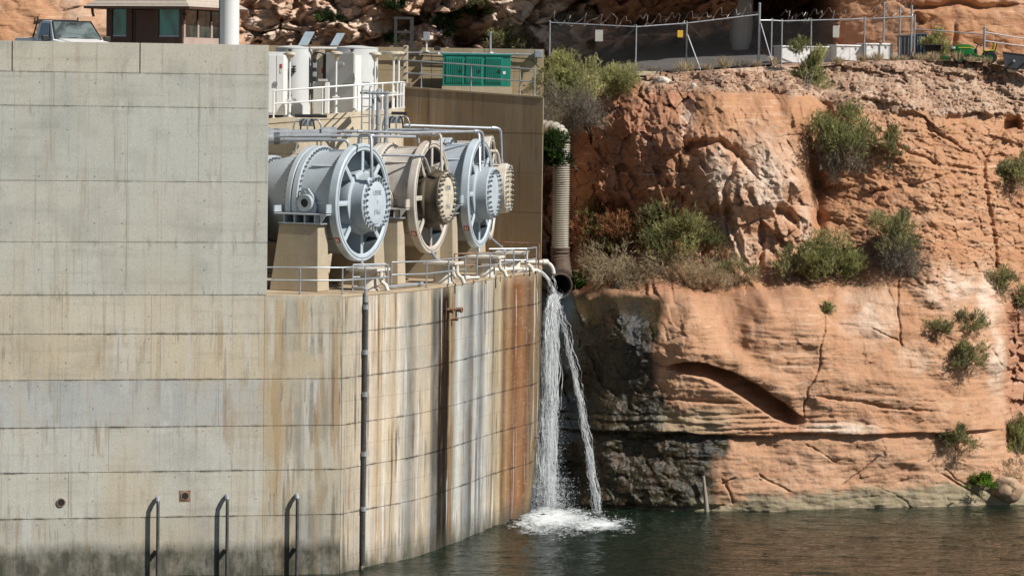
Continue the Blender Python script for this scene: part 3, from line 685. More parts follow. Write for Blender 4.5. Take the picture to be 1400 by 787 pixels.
farc, fX, fY, fZ = make_far(); farc['kind'] = 'structure'
def on_far(u, v):
    D = 148.0
    for _ in range(12):
        p = at(u, v, D); i = np.argmin(np.abs(fX[0] - p.x)); j = np.argmin(np.abs(fZ[:, i] - p.z)); D = 0.5 * D + 0.5 * float(fY[j, i])
    return at(u, v, D)

# ------------------------------------------------------------------ upper ground and road
def gz(x, y): return float(ztop(np.array([x]))[0]) + 0.070 * max(0.0, y - float(ytop(np.array([x]))[0]))
def make_ground():
    xs = np.linspace(at(735, 100, 141).x, 34, 240); ts = np.linspace(0, 1, 90) ** 1.5
    X, T = np.meshgrid(xs, ts)
    Y0 = ytop(X) - 0.05; Y = Y0 + T * (168 - Y0)
    Z = ztop(X) + 0.070 * np.maximum(Y - ytop(X), 0) + 0.10 * fbm(X * 0.8, Y * 0.8, 301, 4) * sstep(0, 0.02, T) - 0.05
    z0 = np.zeros_like(X)
    return grid_mesh('upper_ground', X, Y, Z, M['sand'], dict(wet=z0, alg=z0, pale=z0 + .2, red=z0, rub=z0 + 1, pink=z0))
ug = make_ground(); ug['kind'] = 'structure'
rb = MB(); xs = np.linspace(at(742, 100, 139.6).x, at(1062, 100, 141).x, 26)
for i, x in enumerate(xs):
    yf = float(ytop(np.array([x]))[0]) + (0.35 if x < at(880, 100, 139).x else 0.55)
    for y in np.linspace(yf, 166, 14): rb.v.append((x, y, gz(x, y) + 0.02 + 0.03 * math.sin(y)))
rb.f = [(i * 14 + j, (i + 1) * 14 + j, (i + 1) * 14 + j + 1, i * 14 + j + 1) for i in range(25) for j in range(13)]
road = rb.build('access_road', M['asphalt'], smooth=True); road['kind'] = 'structure'
# ------------------------------------------------------------------ river
def make_water():
    ys = np.r_[20, 60, np.linspace(95, 134, 420)]; xs = np.r_[-60, np.linspace(-13, 26, 420), 60]
    X, Y = np.meshgrid(xs, ys)
    Z = 0.065 * fbm(X * 0.5 + 1.5 * fbm(X * .3, Y * .3, 1, 2), Y * 1.0, 401, 4, 0.55) + 0.016 * fbm(X * 2.5, Y * 4, 405, 3)
    # rings where the falling water lands
    for c, am in ((onz(752, 708, 0), 0.05), (onz(818, 716, 0), 0.035)):
        r = np.hypot(X - c.x, (Y - c.y)); Z += am * (np.sin(r * 5 + 3 * fbm(X, Y, 9, 3)) + 1.5 * fbm(X * 3, Y * 3, 10, 3)) * np.exp(-r / 3.0)
    return grid_mesh('river', X, Y, Z, M['water'])
wat = make_water(); wat['kind'] = 'structure'

# ------------------------------------------------------------------ the concrete walls
WA, WB = at(0, 400, 106.4), at(469, 400, 109.0)
wd = V(WB.x - WA.x, WB.y - WA.y, 0).normalized(); wnrm = V(wd.y, -wd.x, 0)
def wp(u, z=9.5):
    v = 400 if z == 9.5 else 400
    d = at(u, v, 1.0); dx, dy = d.x, d.y
    # sight line x = dx*k, y = k   meets   WA + t*wd
    t = (WA.x - dx * WA.y) / (dx * wd.y - wd.x)
    return V(WA.x + t * wd.x, WA.y + t * wd.y, 0)
rng = random.Random(4)
def panel(mb_name, p0, p1, z0, z1, mat, parent, tint, th=0.07, gap=0.010, nrm=None, vg=0.008, ztop1=None):
    d = V(p1.x - p0.x, p1.y - p0.y, 0); L = d.length; d.normalize(); n = nrm or V(d.y, -d.x, 0)
    off = rng.uniform(-0.004, 0.006)
    a = p0 + d * gap; b = p1 - d * gap
    m = MB(); lo = z0 + vg; h0 = z1 - vg; h1 = (ztop1 if ztop1 is not None else z1) - vg
    f0, f1 = a + n * off, b + n * off; k0, k1 = a - n * th, b - n * th
    m.frustum([V(f0.x, f0.y, lo), V(f1.x, f1.y, lo), V(k1.x, k1.y, lo), V(k0.x, k0.y, lo)], [V(f0.x, f0.y, h0), V(f1.x, f1.y, h1), V(k1.x, k1.y, h1), V(k0.x, k0.y, h0)])
    jt = rng.uniform(0.975, 1.025); t = tuple(c * jt for c in tint)
    return m.build('concrete_panel', mat, parent, bevel=0.005, tint=t)
ZL = [-1.2, 2.02, 3.56, 5.07, 6.66, 8.2, 9.5, 11.27, 13.3, 15.78, 16.9, 17.91]
c_gg, c_tan, c_bl, c_yl = (.43, .42, .35), (.50, .43, .315), (.40, .40, .365), (.44, .41, .335)
TL = [(.50, .475, .395), (.55, .53, .445), (.55, .54, .475), (.46, .465, .44), (.58, .505, .375), (.58, .53, .42), (.51, .505, .435), (.52, .51, .44), (.50, .505, .445), (.51, .505, .435), (.53, .50, .41)]
SP = [[], [95], [150], [83, 300], [207], [85, 207], [172], [172], [173, 270], [72, 270], [15, 189]]
wall = thing('river_wall', 'tall grey green concrete river wall cast in horizontal lifts at left', 'wall', WB * 1.0 * V(1, 1, 0).x if False else V(WB.x, WB.y, 0))
core = MB(); back = wnrm * -0.055
q0, q1 = wp(-220) + back, wp(364.3) + back; b1, b0 = at(366, 115, 121), V(wp(-220).x, 130, 0)
core.prism([(q0.x, q0.y), (q1.x, q1.y), (b1.x, b1.y), (b1.x - 2, 131), (b0.x, b0.y)], 9.4, 16.85)
e0, e1 = q0 - wnrm * 0.42, q1 - wnrm * 0.42
core.prism([(q0.x, q0.y), (q1.x, q1.y), (e1.x, e1.y), (e0.x, e0.y)], 16.85, 17.88)
core.build('wall_core', M['conc'], wall, tint=(.30, .29, .25))
for i in range(11):
    hi = i >= 6
    us = [-220] + SP[i] + ([365] if hi else [362, 468.6])
    for k in range(len(us) - 1):
        tn = TL[i]
        if not hi and k == len(us) - 2: tn = tuple(a * .55 + b * .45 for a, b in zip(tn, (.50, .40, .26)))
        panel('p', wp(us[k]), wp(us[k + 1]), ZL[i], ZL[i + 1], M['conc'], wall, tn, gap=0.020 if i == 10 else 0.003, vg=0.009 if i < 6 else 0.0055)
# drain holes
for u_, v_ in ((85, 684), (255, 680)):
    z = at(u_, v_, 107.3).z; c = wp(u_) + V(0, 0, z)
    d = thing('drain_hole', 'round black drain hole with rusty rim, %s on the grey wall' % ('left of the two' if u_ == 85 else 'between two black pipes'), 'drain', c, 'drain holes in the wall')
    m = MB(); m.lathe([(-.06, .115), (.03, .115), (.03, .15), (-.02, .15)], c + wnrm * 0.005, wnrm, 20); m.build('rim', M['rust'], d, True)
    m = MB(); m.cyl(c - wnrm * .02, c + wnrm * .022, .115, n=20); m.build('bore', M['black'], d)
    if u_ == 255: 
        m = MB(); m.obox(c + wnrm * .004 - wd * .19 - V(0, 0, .19), wd * .38, V(0, 0, .38), wnrm * .012); m.build('backing_plate', M['rust'], d)
# stand pipes rising from the river with a bend into the wall
for k, (u_, v_) in enumerate(((217, 681), (312, 678), (408, 677))):
    b = wp(u_) + wnrm * 0.27; zt = at(u_, v_, b.y).z
    o = thing('intake_pipe', ('leftmost', 'middle', 'rightmost')[k] + ' of three dark bent pipes rising from the water against the wall', 'pipe', V(b.x, b.y, 0), 'bent pipes on the river wall')
    pts = [V(b.x, b.y, -1)] + [V(b.x, b.y, zt - .22)] + [V(b.x, b.y, zt - .13) - wnrm * .02, V(b.x, b.y, zt - .04) - wnrm * .09, V(b.x, b.y, zt) - wnrm * .2, V(b.x, b.y, zt) - wnrm * .32]
    m = MB(); m.tube(pts, 0.058, 12); m.build('pipe_run', M['dkpipe'], o, True)
    m = MB(); m.tube(pts[-4:-1], 0.074, 12); m.build('elbow', M['galv'], o, True)
    m = MB(); m.box(V(b.x, b.y, .9) - wnrm * .13, .16, .26, .05, math.atan2(wd.y, wd.x)); m.build('clamp', M['rust'], o)
# ---- curved platform wall
EDGE = [(469, 404.3, 109.0), (494, 401, 110.0), (530, 398, 111.4), (560, 396, 112.6), (590, 392, 114.2), (635, 385, 117.4), (669, 379, 120.4), (703, 374, 123), (730, 371, 124.9)]
ep = [V(WB.x, WB.y, 0)] + [V(at(u, v, D).x, D, 0) for u, v, D in EDGE[1:]]
ARC = catmull(ep, 6) + [V(at(736, 372, 125.7).x, 125.7, 0), V(at(739.5, 372, 126.5).x, 126.5, 0), V(at(741, 372, 127.6).x, 127.6, 0), V(at(740, 372, 129.0).x, 129.0, 0)]
NRM = []
for i in range(len(ARC)):
    a, b = ARC[max(0, i - 1)], ARC[min(len(ARC) - 1, i + 1)]
    d = (b - a).normalized(); NRM.append(V(d.y, -d.x, 0))
AU = [proj(p.x, p.y, 9.5)[0] for p in ARC]
for i in range(1, len(AU)): AU[i] = max(AU[i], AU[i - 1] + 0.05)
plat = thing('valve_platform', 'curved stained concrete platform wall below the row of valves', 'wall', V(ARC[20].x, ARC[20].y, 0))
def lean(z, i):            # the end of the curve is undercut towards the water
    t = max(0.0, (i - (len(ARC) - 16)) / 16.0); return 1.15 * t * t * max(0.0, min(1, (4.6 - z) / 4.6)) ** 1.5
LEAND = -(ARC[-5] - ARC[-12]).normalized()
def curve_panel(i0, i1, z0, z1, off, ga=.010, gb=.010):
    m = MB(); su = []; zs = np.linspace(z0 + ga, z1 - gb, 5)
    n = i1 - i0 + 1
    for lay in (0, 1):
        for z in zs:
            for i in range(i0, i1 + 1):
                p = ARC[i] + NRM[i] * (off if lay == 0 else -.07) + LEAND * lean(z, i)
                if i == i0: p = p + (ARC[i + 1] - ARC[i]).normalized() * .002
                if i == i1: p = p - (ARC[i] - ARC[i - 1]).normalized() * .002
                m.v.append((p.x, p.y, z)); su.append(AU[i])
    N = 5 * n
    for r in range(4):
        for c in range(n - 1):
            a = r * n + c; m.f.append((a, a + 1, a + n + 1, a + n)); a += N; m.f.append((a, a + n, a + n + 1, a + 1))
    for c in range(n - 1):
        m.f.append((c, N + c, N + c + 1, c + 1)); a = 4 * n + c; m.f.append((a, a + 1, N + a + 1, N + a))
    for r in range(4):
        a = r * n; m.f.append((a, a + n, N + a + n, N + a)); a = r * n + n - 1; m.f.append((a, N + a, N + a + n, a + n))
    return m.build('concrete_panel', M['curve'], plat, True, uv=su, sharp=25)
NA = len(ARC) - 1
for i in range(6):
    zz = [ZL[i], ZL[i + 1]] if i < 6 else []
    # each lift has a fainter half joint
    cut = [0, 16 + (i % 2) * 4, 38 - (i % 3) * 3, NA]
    zh = [ZL[i]] + ([ (ZL[i] + ZL[i + 1]) / 2 ] if i in (1, 2, 3, 4) else [0.55] if i == 0 else []) + [ZL[i + 1]]
    for k in range(len(cut) - 1):
        for a, b in zip(zh[:-1], zh[1:]):
            curve_panel(cut[k], cut[k + 1], a, b - (0.085 if (i == 5 and b == ZL[6]) else 0), rng.uniform(-.004, .005), .010 if a in ZL else .003, .010 if b in ZL else .003)
bk = [V(at(552, 380, 133).x, 133, 0), V(at(300, 380, 133).x, 133, 0), V(wp(330).x, wp(330).y + .6, 0)]
m = MB(); poly = [ARC[i] - NRM[i] * .05 for i in range(1, NA)]
poly = [wp(-220) - wnrm * .06, wp(465) - wnrm * .06] + [p + LEAND * 1.2 * max(0, (i - NA + 14) / 14) ** 2 for i, p in enumerate(poly)] + [V(ARC[-1].x - .5, 131, 0), bk[0], bk[1], V(wp(-220).x, 131, 0)]
m.prism([(p.x, p.y) for p in poly], -1.5, 9.41); m.build('platform_core', M['curve'], plat, uv=[500] * len(m.v))
m = MB(); poly = [wp(362.5), wp(468.6)] + [ARC[i] + NRM[i] * .012 for i in range(1, NA + 1)] + [V(ARC[-1].x - .1, 131.2, 0), bk[0], bk[1], V(b1.x - .3, b1.y, 0)]
m.prism([(p.x, p.y) for p in poly], 9.415, 9.5); m.build('deck_slab', M['deck'], plat, bevel=.01)
# down pipe and stubs on the curved wall
def arc_at(u):
    k = int(np.searchsorted(AU, u)); t = (u - AU[k - 1]) / (AU[k] - AU[k - 1])
    return ARC[k - 1].lerp(ARC[k], t), NRM[k - 1].lerp(NRM[k], t).normalized()
p, n = arc_at(497); b = p + n * .10
o = thing('down_pipe', 'full height dark grey drain pipe on the wall below the first valve', 'pipe', V(b.x, b.y, 0))
m = MB(); m.cyl(V(b.x, b.y, .12), V(b.x, b.y, 9.2), .075, n=14); m.build('pipe_run', M['dkpipe'], o, True)
for z in (8.95, 7.4, 5.95, 3.9, 2.0): 
    m = MB(); m.cyl(V(b.x, b.y, z), V(b.x, b.y, z + .16), .10, n=14); m.build('coupling', M['galv'], o, True)
m = MB(); m.tube([V(b.x, b.y, 9.2), V(b.x, b.y, 9.62), V(b.x, b.y, 9.66) - n * .1, V(b.x, b.y, 9.66) - n * .5], .06, 12); m.build('elbow', M['galv'], o, True)
for k, (u_, v_) in enumerate(((613, 424), (624, 423), (618, 436))):
    p, n = arc_at(u_); z = at(u_, v_, p.y).z; c = V(p.x, p.y, z)
    o = thing('stub_pipe', ('rusty pipe stub above the darkest stain on the curved wall', 'rusty pipe stub right of the dark stain on the curved wall', 'smallest rusty pipe stub, below two larger stubs')[k], 'pipe', c, 'pipe stubs on the curved wall')
    r = .085 if k < 2 else .05
    m = MB(); m.lathe([(-.05, r), (.16, r), (.16, r * 1.25), (.24, r * 1.25), (.24, r * .8), (.10, r * .8)], c, n, 16); m.build('spout', M['rust'], o, True)
    m = MB(); m.cyl(c + n * .09, c + n * .12, r * .8, n=16); m.build('bore', M['black'], o)
p, n = arc_at(735.5); c = V(p.x, p.y, at(736, 598, p.y).z)
o = thing('wall_bracket', 'small black crossed bracket at the far edge of the curved wall', 'bracket', c)
ax = (ARC[-3] - ARC[-6]).normalized()
for s in (-1, 1):
    m = MB(); m.cyl(c + n * .2 + ax * .16 + V(0, 0, .2 * s), c + n * .2 - ax * .16 - V(0, 0, .2 * s), .022, n=6); m.build('arm', M['black'], o)
    m = MB(); m.cyl(c + n * .2 + ax * .17 + V(0, 0, .2 * s), c + n * .2 - ax * .17 + V(0, 0, .2 * s), .022, n=6); m.build('bar', M['black'], o)
m = MB(); m.cyl(c, c + n * .2, .02, n=6); m.build('stem', M['black'], o)

# ---- brown retaining wall, ledge, back wall and terrace
bl, br = at(552, 120, 131.6), at(743, 135, 129.2)
zbl, zbr = at(552, 120, 131.6).z, at(743, 134, 129.2).z
bw = thing('retaining_wall', 'brown stained concrete retaining wall behind the last valve', 'wall', V(br.x, br.y, 9.4))
nb = V(br.y - bl.y, -(br.x - bl.x), 0).normalized(); nb = -nb if nb.y > 0 else nb
m = MB(); q = -nb * .06
m.prism([(bl.x + q.x, bl.y + q.y), (br.x + q.x - .03, br.y + q.y), (br.x + .05, 137.2), (bl.x, 137.2)], 9.3, [zbl - .03, zbr - .03, zbr - .03, zbl - .03]); m.build('wall_core', M['brown'], bw)
zz = [9.42, 11.6, 13.2, 14.78]
for a, b in zip(zz[:-1], zz[1:]): panel('p', V(bl.x, bl.y, 0), V(br.x, br.y, 0), a, b, M['brown'], bw, (1, 1, 1), vg=.007)
panel('p', V(bl.x, bl.y, 0), V(br.x, br.y, 0), zz[-1], zbl, M['brown'], bw, (1, 1, 1), vg=.007, ztop1=zbr)
m = MB(); e = .03
m.frustum([V(bl.x, bl.y, zbl - .02) + nb * e, V(br.x, br.y, zbr - .02) + nb * e, V(br.x + .05, 137.1, zbr - .02), V(bl.x, 137.1, zbl - .02)], [V(bl.x, bl.y, zbl + .06) + nb * e, V(br.x, br.y, zbr + .06) + nb * e, V(br.x + .05, 137.1, zbr + .06), V(bl.x, 137.1, zbl + .06)])
m.build('ledge_slab', M['tan'], bw, bevel=.01)
def ledge_z(u): return zbl + (zbr - zbl) * (u - 552) / 191.0 + .06
ta = [(364.5, 121.0), (400, 121.2), (440, 121.6), (480, 122.5), (510, 123.6), (532, 125.0), (545, 126.8), (551, 129.0), (552, 131.8)]
tpts = catmull([V(at(u, 160, D).x, D, 0) for u, D in ta], 4)
def terr_z(x): return 15.31 + 0.42 * (x - tpts[0].x) / (tpts[-1].x - tpts[0].x)
te = thing('terrace_wall', 'curved sunlit cream concrete terrace wall under the white cabinets', 'wall', V(tpts[12].x, tpts[12].y, 9.4))
def strip(z0f, z1f, off, name, mat, parent, i0, i1):
    m = MB(); n = i1 - i0 + 1
    for lay, o_ in ((0, off), (1, -.08)):
        for zf in (z0f, z1f):
            for i in range(i0, i1 + 1):
                a, b = tpts[max(0, i - 1)], tpts[min(len(tpts) - 1, i + 1)]; d = (b - a).normalized(); nn = V(d.y, -d.x, 0)
                p = tpts[i] + nn * o_; m.v.append((p.x, p.y, zf(tpts[i].x)))
    for c in range(n - 1):
        m.f += [(c, c + 1, n + c + 1, n + c), (n + c, n + c + 1, 3 * n + c + 1, 3 * n + c), (c, 2 * n + c, 2 * n + c + 1, c + 1), (2 * n + c, 3 * n + c, 3 * n + c + 1, 2 * n + c + 1)]
    m.f += [(0, n, 3 * n, 2 * n), (n - 1, 3 * n - 1, 4 * n - 1, 2 * n - 1)]
    return m.build(name, mat, parent, True)
LT = len(tpts) - 1
zt = [9.51, 11.4, 12.85, 14.0]
for cut in ((0, 9), (9, 18), (18, LT)):
    for a, b in zip(zt[:-1], zt[1:]): strip(lambda x, a=a: a + .008, lambda x, b=b: b - .008, rng.uniform(-.003, .004), 'concrete_panel', M['cream'], te, *cut)
    strip(lambda x: 14.008, lambda x: terr_z(x) - .20, rng.uniform(-.003, .004), 'concrete_panel', M['cream'], te, *cut)
strip(lambda x: terr_z(x) - .19, lambda x: terr_z(x), .03, 'edge_beam', M['cream'], te, 0, LT)
m = MB(); pl = [tpts[i] + V(-.03, .06, 0) for i in range(LT + 1)] + [V(tpts[-1].x, 133.2, 0), V(tpts[0].x - .1, 133.2, 0)]
m.prism([(p.x, p.y) for p in pl], 9.4, [terr_z(p.x) - .012 for p in pl]); m.build('terrace_core', M['cream'], te)
k0, k1 = at(366, 62, 133.4), at(744, 65, 133.4)
bwll = thing('back_wall', 'long low tan concrete wall along the foot of the rocks', 'wall', V(k0.x, 133.4, 15.2))
m = MB(); m.obox(V(k0.x - 3, 133.46, 15.0), V(k1.x - k0.x + 3, 0, 0), V(0, .45, 0), V(0, 0, k0.z - 15.03)); m.build('wall_core', M['tan'], bwll)
us = [290, 366, 445, 512, 590, 662, 744]
for a, b in zip(us[:-1], us[1:]):
    for z0, z1 in ((15.2, 17.25), (17.25, k0.z)):
        panel('p', V(at(a, 90, 133.4).x, 133.4, 0), V(at(b, 90, 133.4).x, 133.4, 0), z0, z1, M['tan'], bwll, (1, 1, 1), vg=.006, gap=.008)
# ------------------------------------------------------------------ hollow jet valves
def text_mesh(s, size, mat, name, parent, o, xa, ya, nrm, ext=0.004, tilt=0.0):
    cu = bpy.data.curves.new(name, 'FONT'); cu.body = s; cu.size = size; cu.align_x = 'CENTER'; cu.align_y = 'CENTER'; cu.extrude = ext
    tmp = bpy.data.objects.new(name, cu); COL.objects.link(tmp)
    me = bpy.data.meshes.new_from_object(tmp, depsgraph=bpy.context.evaluated_depsgraph_get())
    bpy.data.objects.remove(tmp); bpy.data.curves.remove(cu)
    b = base_of(parent)
    mm = Matrix.Identity(4)
    for i in range(3): mm[i][0] = xa[i]; mm[i][1] = ya[i]; mm[i][2] = nrm[i]; mm[i][3] = o[i] - b[i]
    me.transform(mm); me.materials.clear()
    return link_mesh(name, me, mat, parent)
def valve(u, v, D, phi, label, mb, mr_, mh, mcap, writing=None, hubr=1.0, hubt=0.46):
    c = at(u, v, D); a = V(math.sin(R(phi)), -math.cos(R(phi)), 0)
    # the angle is measured from the sight line, which itself is turned
    th = math.atan2(c.x, c.y); a = Matrix.Rotation(-th, 3, 'Z') @ a
    s = V(-a.y, a.x, 0) * -1.0; up = V(0, 0, 1)         # s: sideways, towards the viewer's left/near side
    if s.y > 0: s = -s
    o = thing('jet_valve', label, 'valve', V(c.x, c.y, 9.5), 'hollow jet valves in a row')
    B = -a
    m = MB(); m.lathe([(.30, 1.86), (.42, 1.82), (1.30, 1.74), (1.62, 1.74), (2.02, 1.74), (2.25, 1.72), (3.55, 1.38), (3.75, 1.28), (3.8, 1.15), (8.2, 1.15)], c, B, 72); m.build('body', mb, o, True, sharp=25)
    m = MB(); m.lathe([(.36, 1.86), (.33, 2.02), (.28, 2.06), (.03, 2.06), (0, 2.03), (0, 1.84), (.05, 1.80), (.40, 1.76), (1.3, 1.55), (1.9, 1.25)], c, B, 80); m.build('front_ring', mr_, o, True, sharp=30)
    m = MB(); m.lathe([(.012, 1.955), (-.012, 1.955), (-.012, 1.935), (.012, 1.935)], c, B, 80); m.build('ring_bead', M['bolt'], o, True)
    m = MB(); m.lathe([(.06, 1.79), (1.3, 1.66), (1.95, 1.2), (2.0, 0)], c, B, 48); m.build('inner_shell', M['blueshade'], o, True)
    mf = MB(); mf.lathe([(1.60, 1.72), (1.60, 1.93), (1.62, 1.95), (1.80, 1.95), (1.82, 1.93), (1.84, 1.80), (1.86, 1.93), (1.88, 1.95), (2.05, 1.95), (2.07, 1.93), (2.07, 1.72)], c, B, 72); f = mf.build('mid_flange', mb, o, True, sharp=30)
    m = MB()
    for k in range(60):
        q = 2 * math.pi * k / 60; d = s * math.cos(q) + up * math.sin(q)
        for t0, t1 in ((1.53, 1.61), (2.06, 2.14)): m.cyl(c + B * t0 + d * 1.855, c + B * t1 + d * 1.855, .042, n=6)
    m.build('bolt_ring', M['bolt'], f)['kind'] = 'stuff'
    mf = MB(); mf.lathe([(3.55, 1.3), (3.55, 1.56), (3.68, 1.57), (3.70, 1.50), (3.72, 1.57), (3.85, 1.56), (3.85, 1.1)], c, B, 64); f = mf.build('rear_flange', mb, o, True, sharp=30)
    m = MB()
    for k in range(44):
        q = 2 * math.pi * k / 44; d = s * math.cos(q) + up * math.sin(q); m.cyl(c + B * 3.46 + d * 1.47, c + B * 3.56 + d * 1.47, .045, n=6)
    m.build('bolt_ring', M['bolt'], f)['kind'] = 'stuff'
    for k in range(8):
        q = math.pi / 4 * k; d = s * math.cos(q) + up * math.sin(q); t = a.cross(d)
        m = MB(); m.obox(c + d * .9 - t * .03 - a * 1.4, d * .93, t * .06, a * 1.36)
        m.obox(c + d * .92 - t * .085 - a * .10, d * .92, t * .17, a * .05); m.build('spoke', mr_, o, bevel=.008)
    hub = MB(); hub.lathe([(-1.9, .55), (-1.3, .95), (-.35, 1.08), (-.12, 1.14), (-.04, 1.12), (.0, 1.0 * hubr), (hubt - .03, hubr), (hubt, hubr - .03), (hubt, .4), (hubt, 0)], c, a, 64); h = hub.build('hub', mh, o, True, sharp=30)
    m = MB(); m.lathe([(hubt - .01, .74), (hubt + .035, .74), (hubt + .05, .70), (hubt + .06, .5), (hubt + .07, .25), (hubt + .075, 0)], c, a, 48); m.build('cover_plate', mcap, h, True, sharp=30)
    m = MB(); m2 = MB()
    for k in range(26):
        q = 2 * math.pi * (k + .5) / 26; d = s * math.cos(q) + up * math.sin(q); p = c + d * .865
        m.cyl(p + a * (hubt - .01), p + a * (hubt + .085), .072, n=6); m2.lathe([(hubt + .08, .046), (hubt + .13, .046), (hubt + .16, .03), (hubt + .165, 0)], p, a, 8)
    m.build('nut_ring', mcap, h)['kind'] = 'stuff'; m2.build('stud_ring', M['bolt'], h, True)['kind'] = 'stuff'
    if writing:
        xa = a.cross(up) * -1.0; xa = -xa if xa.x < 0 else xa
        xa = up.cross(a)
        for k, (tx, sz, dz, mat) in enumerate(writing): text_mesh(tx, sz, mat, 'lettering', h, c + a * (hubt + .072) + up * dz, xa, up, a)
    # eye bolt and lifting wire over the hub
    m = MB(); m.tube([c + a * (hubt - .2) + up * (hubr - .01) - s * .0, c + a * (hubt - .2) + up * (hubr + .12), c + a * (hubt - .45) + up * (hubr + .15), c + a * (hubt - .5) + up * (hubr - .01)], .022, 6); m.build('lifting_eye', M['galv'], h, True)
    # red sticker low on the near side of the front ring
    q = R(-38); d = s * math.cos(q) + up * math.sin(q); t = a.cross(d)
    m = MB(); m.obox(c - a * .26 + d * 2.056 - t * .11, t * .22, a * .2, d * .012); st = m.build('warning_sticker', M['red'], o)
    m = MB(); m.obox(c - a * .22 + d * 2.066 - t * .07, t * .14, a * .05, d * .006); m.obox(c - a * .14 + d * 2.066 - t * .07, t * .14, a * .03, d * .006); m.build('sticker_print', M['white'], st)
    # trunnions with lug plates on both sides
    for sd in (1, -1):
        e = s * sd; p = c + B * 1.25
        m = MB(); m.lathe([(1.5, .30), (2.04, .30), (2.06, .28), (2.06, .15), (1.7, .14)], p, e, 28)
        pl = [(-.36, -.36), (.36, -.36), (.40, -.1), (.26, .22), (.04, .50), (-.16, .50), (-.24, .30), (-.36, 0)]
        q0 = [p + a * x + up * z + e * 1.78 for x, z in pl]; q1 = [x + e * .12 for x in q0]; n = len(pl)
        fs = [tuple(range(n)), tuple(range(n, 2 * n))[::-1]] + [(i, n + i, n + (i + 1) % n, (i + 1) % n) for i in range(n)]
        m.add(q0 + q1, fs if sd > 0 else [f[::-1] for f in fs]); tr = m.build('trunnion', mb, o, True, sharp=30)
        m = MB(); m.cyl(p + e * 1.9, p + e * 2.02, .14, n=24); m.build('bore', M['black'], tr)
        m = MB(); m.cyl(p + up * .36 - a * .08 + e * 1.9, p + up * .36 - a * .08 + e * 1.96, .06, n=12); m.build('pin', M['galv'], tr)
    return o, c, a, s
VAL = []
ink = M['ink']
def add_valve(*k, **kw): VAL.append(valve(*k, **kw)); return VAL[-1]
add_valve(497.4, 276.7, 112.5, 62.5, 'clean pale blue jet valve with raised letters on its hub, nearest of the row', M['blue'], M['bright'], M['blue'], M['bright'], writing=[('USBR', .25, .34, ink), ('4', .24, .02, ink), ('1961', .27, -.33, ink)])
add_valve(592.4, 269.5, 117.3, 71, 'weathered beige jet valve with dark stained hub, second from the left', M['beige'], M['beige'], M['stain'], M['cap'], writing=[('USBR', .25, .34, ink), ('3', .24, .02, ink), ('1961', .27, -.33, ink)], hubt=.50)
add_valve(658.5, 264, 121.7, 76, 'pale blue jet valve partly behind the beige one, third from the left', M['blue'], M['bright'], M['blue'], M['bright'], hubt=.44)
add_valve(672.5, 257, 126.3, 84, 'farthest jet valve, only its edge and studded beige hub showing', M['blue'], M['beige'], M['beige'], M['cap'], hubt=.62, hubr=.98)
# pedestals with saddles, one on each side of every valve
for k, (vo, c, a, s) in enumerate(VAL):
    for sd in (1, -1):
        if k == 3 and sd < 0: continue
        e = s * sd; p = c - a * 1.25; zt = c.z - .72
        o = thing('pedestal', ('tapered concrete pedestal under the %s side of the %s' % (('near', 'far')[sd < 0], ('nearest clean pale blue valve', 'weathered beige valve', 'third valve, pale blue', 'farthest valve')[k])), 'pedestal', V(p.x, p.y, 9.5) + e * 2.1, 'concrete valve pedestals')
        q = V(p.x, p.y, 0) + e * 2.1
        def sq(la, lb, w0, w1, z): return [q - a * la - e * w0 + V(0, 0, z), q + a * lb - e * w0 + V(0, 0, z), q + a * lb + e * w1 + V(0, 0, z), q - a * la + e * w1 + V(0, 0, z)]
        m = MB(); m.frustum(sq(1.06, .84, .38, .46, 9.505), sq(.76, .76, .34, .34, zt))
        if sd > 0: m.f = [f[::-1] for f in m.f]
        m.build('column', M['ped'], o, bevel=.03)
        m = MB(); m.obox(q - a * .78 - e * .38 + V(0, 0, zt), a * 1.66, e * .76, V(0, 0, .05)); m.build('base_plate', M['galv'], o, bevel=.005)
        mt = VAL[k][0].children[0].data.materials[0]
        m = MB(); m.obox(q - a * 1.0 - e * .32 + V(0, 0, zt + .32), a * 2.05, e * .64, V(0, 0, .045)); sadd = m.build('saddle', mt, o, bevel=.005)
        for x in (-.6, -.2, .2, .6):
            m = MB(); m.obox(q + a * (x - .02) - e * .30 + V(0, 0, zt + .05), a * .04, e * .6, V(0, 0, .31)); m.build('rib', mt, sadd)
        for x, h in ((-.98, .22), (1.05, .30)):
            m = MB(); m.obox(q + a * (x - .04) - e * .32 + V(0, 0, zt + .40), a * .06, e * .64, V(0, 0, h)); m.build('end_stop', mt, sadd)
        if sd > 0:
            m = MB(); m.add([q + a * .84 + e * .33 + V(0, 0, zt + .05), q + a * 1.07 + e * .33 + V(0, 0, zt + .36), q + a * .84 + e * .33 + V(0, 0, zt + .36), q + a * .84 + e * .27 + V(0, 0, zt + .05), q + a * 1.07 + e * .27 + V(0, 0, zt + .36), q + a * .84 + e * .27 + V(0, 0, zt + .36)], [(0, 1, 2), (5, 4, 3), (0, 3, 4, 1), (1, 4, 5, 2), (2, 5, 3, 0)]); m.build('gusset', mt, sadd)
